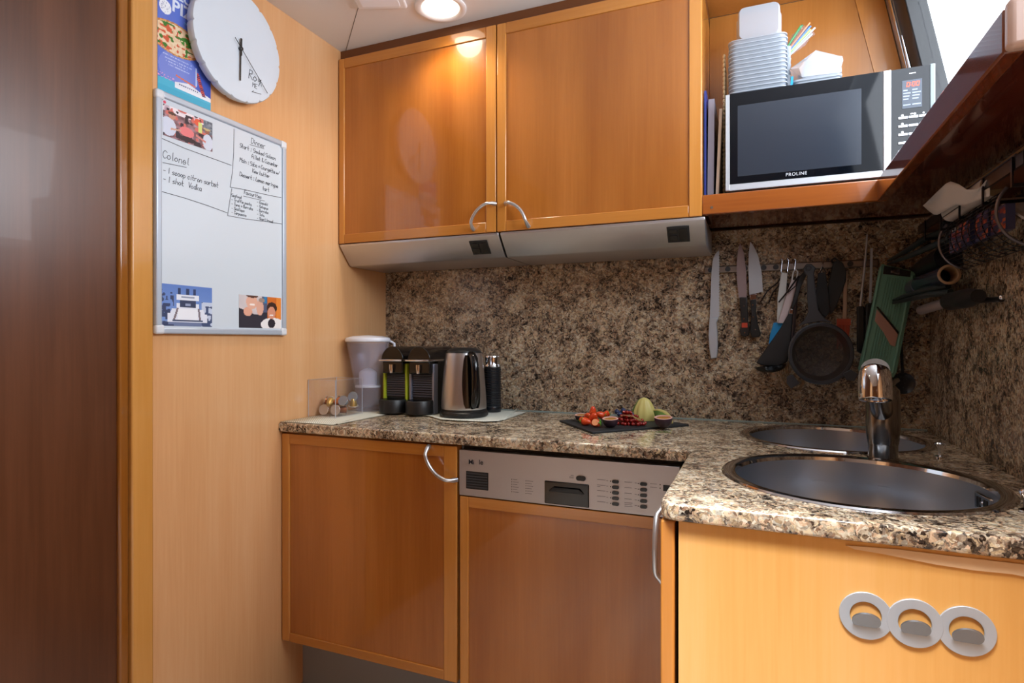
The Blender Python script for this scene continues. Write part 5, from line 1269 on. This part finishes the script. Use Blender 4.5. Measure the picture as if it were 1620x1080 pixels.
# metal knob / spoon lying
c = U(1516, 311, X=1.835); o = MB().sphere(c, .016, 20, sc=(.7, 1.5, .5)).build('tea_ball', mat('dull_chrome', 'a8a4a2', .25, .9), None, loc=c); tag(o, 'small dull metal strainer lid under the loose baking paper', 'lid')
# black coil (cable / belt)
c = U(1503, 358, X=1.86)
q = MB()
for k_ in range(4):
    R_ = .030 - k_ * .005; q.tube([c + Vector((-.004 * k_, R_ * 1.1 * math.cos(a_ * PI / 12) , R_ * .8 * math.sin(a_ * PI / 12))) for a_ in range(24)], .003, 8, closed=True)
o = q.build('coiled_cable', BLACKS, None, loc=c); tag(o, 'coiled black cable hanging from the near corner of the rack', 'cable')
# striped box
c = U(1525, 372, X=1.868)
t = thing('striped_carton', 'small carton with red, white and blue stripes behind the basket', 'carton', c)
MB().box((c.x - .012, c.y - .062, c.z - .022), (c.x + .012, c.y + .062, c.z + .022)).build('box', mat('carton_tan', 'a2836a', .6), t)
for k_, cc_ in enumerate(['c8cad2', '9a3d3a', 'c8cad2', '4a7a9a', 'c8cad2']):
    MB().box((c.x - .0128, c.y + .056 - k_ * .009 - .008, c.z - .0222), (c.x - .0118, c.y + .056 - k_ * .009, c.z + .0222)).build('stripe', mat('stripe_' + cc_, cc_, .6), t)
# half-round basket with packets
bx = thing('wire_basket', 'half-round dark wire basket of coloured packets on the right wall', 'basket', (XWS - .05, -.62, 1.36))
by0, by1 = -.80, -.44; bc = Vector((XWS - .016, 0, 1.392)); BRr = .062
def arcpts(y, R_, a0=math.radians(140), a1=math.radians(262), n=16): return [Vector((bc.x + R_ * math.cos(a0 + (a1 - a0) * i / n), y, bc.z + R_ * math.sin(a0 + (a1 - a0) * i / n))) for i in range(n + 1)]
for y in (by0, by1): MB().tube(arcpts(y, BRr + .002), .0028, 8).build('rim', mat('rack_ring', '6a6468', .3, .7), bx)
q = MB()
for p in arcpts(0, BRr, n=15): q.tube([Vector((p.x, by0, p.z)), Vector((p.x, by1, p.z))], .0010, 5)
for i in range(1, 9): q.tube(arcpts(by0 + (by1 - by0) * i / 9, BRr), .0010, 5)
q.build('wire_mesh', RBM, bx)
def f_pack(u, v):
    c = lerp3((38, 44, 84), (66, 66, 104), vnoise(u * 6, v * 4, 2))
    if vnoise(u * 5, v * 5, 6) > .68: c = (150, 54, 44)
    if vnoise(u * 6, v * 7, 8) > .74: c = (196, 92, 50)
    if abs((v * 8) % 1 - .5) < .2 and vnoise(u * 40, math.floor(v * 8) * 3, 4) > .5 and .1 < u < .6: c = (150, 158, 190)
    return c
for i, (yy, xx, hh_, lab) in enumerate([(-.50, -.036, .045, 'blue printed packet at the near side of the basket'), (-.585, -.040, .05, 'dark packet with red and orange print in the basket middle'), (-.675, -.036, .052, 'blue packet with white lettering-like print at the right of the basket'), (-.755, -.034, .045, 'printed packet at the rightmost end of the basket')]):
    Mk = Matrix.Translation((bc.x + xx, yy + .036, bc.z - .030)) @ Matrix.Rotation(math.radians(0), 4, 'Z') @ Matrix(((0, 0, -1, 0), (-1, 0, 0, 0), (0, 1, 0, 0), (0, 0, 0, 1)))
    o = printed('food_packet', Mk, .072, hh_, 40, 24, lambda u, v, i=i: f_pack(u + i * .37, v + i * .2), th=.014, ec=(52, 56, 88)); tag(o, lab, 'packet', 'packets in the wire basket')
c = Vector((bc.x - .028, -.80, 1.405))
o = MB().prism([(c.x - .0, -.805, 1.375), (c.x + .03, -.805, 1.368), (c.x + .034, -.70, 1.43), (c.x - .004, -.69, 1.432)], (.001, 0, .004)).build('paper_sheet', PAP, None, loc=c); tag(o, 'crumpled pale paper sticking out of the right end of the basket', 'paper')
# cling film roll, below
def yroll(nm, lab, cat, c, R_, ri, ln_, m1, m2, grp=None):
    t = thing(nm, lab, cat, c, grp); M = axisM(c, c + Vector((0, 1, 0)))
    MB().lathe([(ri, .001), (ri, ln_), (R_, ln_), (R_, .001)], 36, M, cap=False).build('roll', m1, t)
    MB().lathe([(R_, .001), (R_ - .0015, 0), (ri + .0005, 0), (ri - .0006, .002), (ri - .0006, .06)], 36, M, cap=False).build('core_end', m2, t); return t
c = U(1502, 434, X=1.852); yroll('cling_film_roll', 'dark film roll with tan cardboard core pointing at the room', 'film roll', c, .0235, .0175, .26, mat('navy_film', '1a2236', .2), mat('tan_core', 'a0805e', .6))
c = U(1502, 434, X=1.852) + Vector((.0, .266, -.002)); yroll('foil_roll', 'slimmer grey roll just behind the cling film roll', 'film roll', c, .0225, .017, .16, mat('grey_film', '4c506a', .3), mat('lilac_core', '8a86a0', .5))
# dark bodies / appliances under
t = thing('rolling_pin', 'pale rolling pin with black grip under the film roll', 'rolling pin', U(1478, 484, X=1.86))
a_, b_ = U(1501, 477, X=1.862), U(1456, 491, X=1.862)
MB().tube([a_, a_.lerp(b_, .5), b_.lerp(a_, .04), b_], [.0125, .0128, .0128, .009], 20).build('pin', mat('pin_pale', 'a89a98', .45), t)
a2 = U(1548, 468, X=1.862); MB().tube([a2, a2.lerp(a_, .3), a_.lerp(a2, .05), a_ + (a2 - a_) * .004], [.014, .021, .021, .015], 20).build('grip', BLACKM, t)
t = thing('rack_hook_bar', 'black hook bar under the basket with a bright round end', 'hook bar', U(1575, 470, X=1.89))
MB().tube([U(1540, 476, X=1.89), U(1584, 473, X=1.89)], .006, 10).build('bar', BLACKM, t); c = U(1585, 470, X=1.887); MB().sphere(c, .0055, 12).build('end_ball', CHROME, t)
# black tongs pointing at the room
def tongs(pts, X, r, lab, m, nm='serving_tongs'):
    t = thing(nm, lab, 'tongs', U(*pts[0][0], X=X[0]), 'black tongs on the right wall')
    for pl in pts:
        P_ = [U(a, b, X=X[i]) for i, (a, b) in enumerate(pl)]
        MB().tube(P_, r, 10).build('arm', m, t)
    return t
TG = mat('dark_teal_nylon', '232c2e', .4)
tongs([[(1406, 478), (1432, 468), (1466, 458), (1500, 452)], [(1408, 480), (1436, 474), (1468, 466), (1504, 462)]], [1.80, 1.81, 1.83, 1.86], [.0035, .006, .008, .008], 'black tongs with closed tips pointing at the green slicer', TG)
tongs([[(1402, 414), (1432, 398), (1462, 378), (1492, 366)], [(1404, 418), (1440, 404), (1478, 388), (1504, 376)]], [1.80, 1.81, 1.84, 1.86], [.003, .007, .008, .008], 'dark tongs or scissors lying over the top of the green slicer', TG)
t = thing('hand_blender', 'dark navy appliance body hanging behind the film rolls', 'appliance', U(1462, 430, X=1.87))
P_ = [U(1500, 405, X=1.875), U(1470, 420, X=1.875), U(1445, 432, X=1.875)]
MB().tube(P_, [.030, .028, .018], 20).build('body', mat('navy_plastic', '12161e', .35), t)
#END
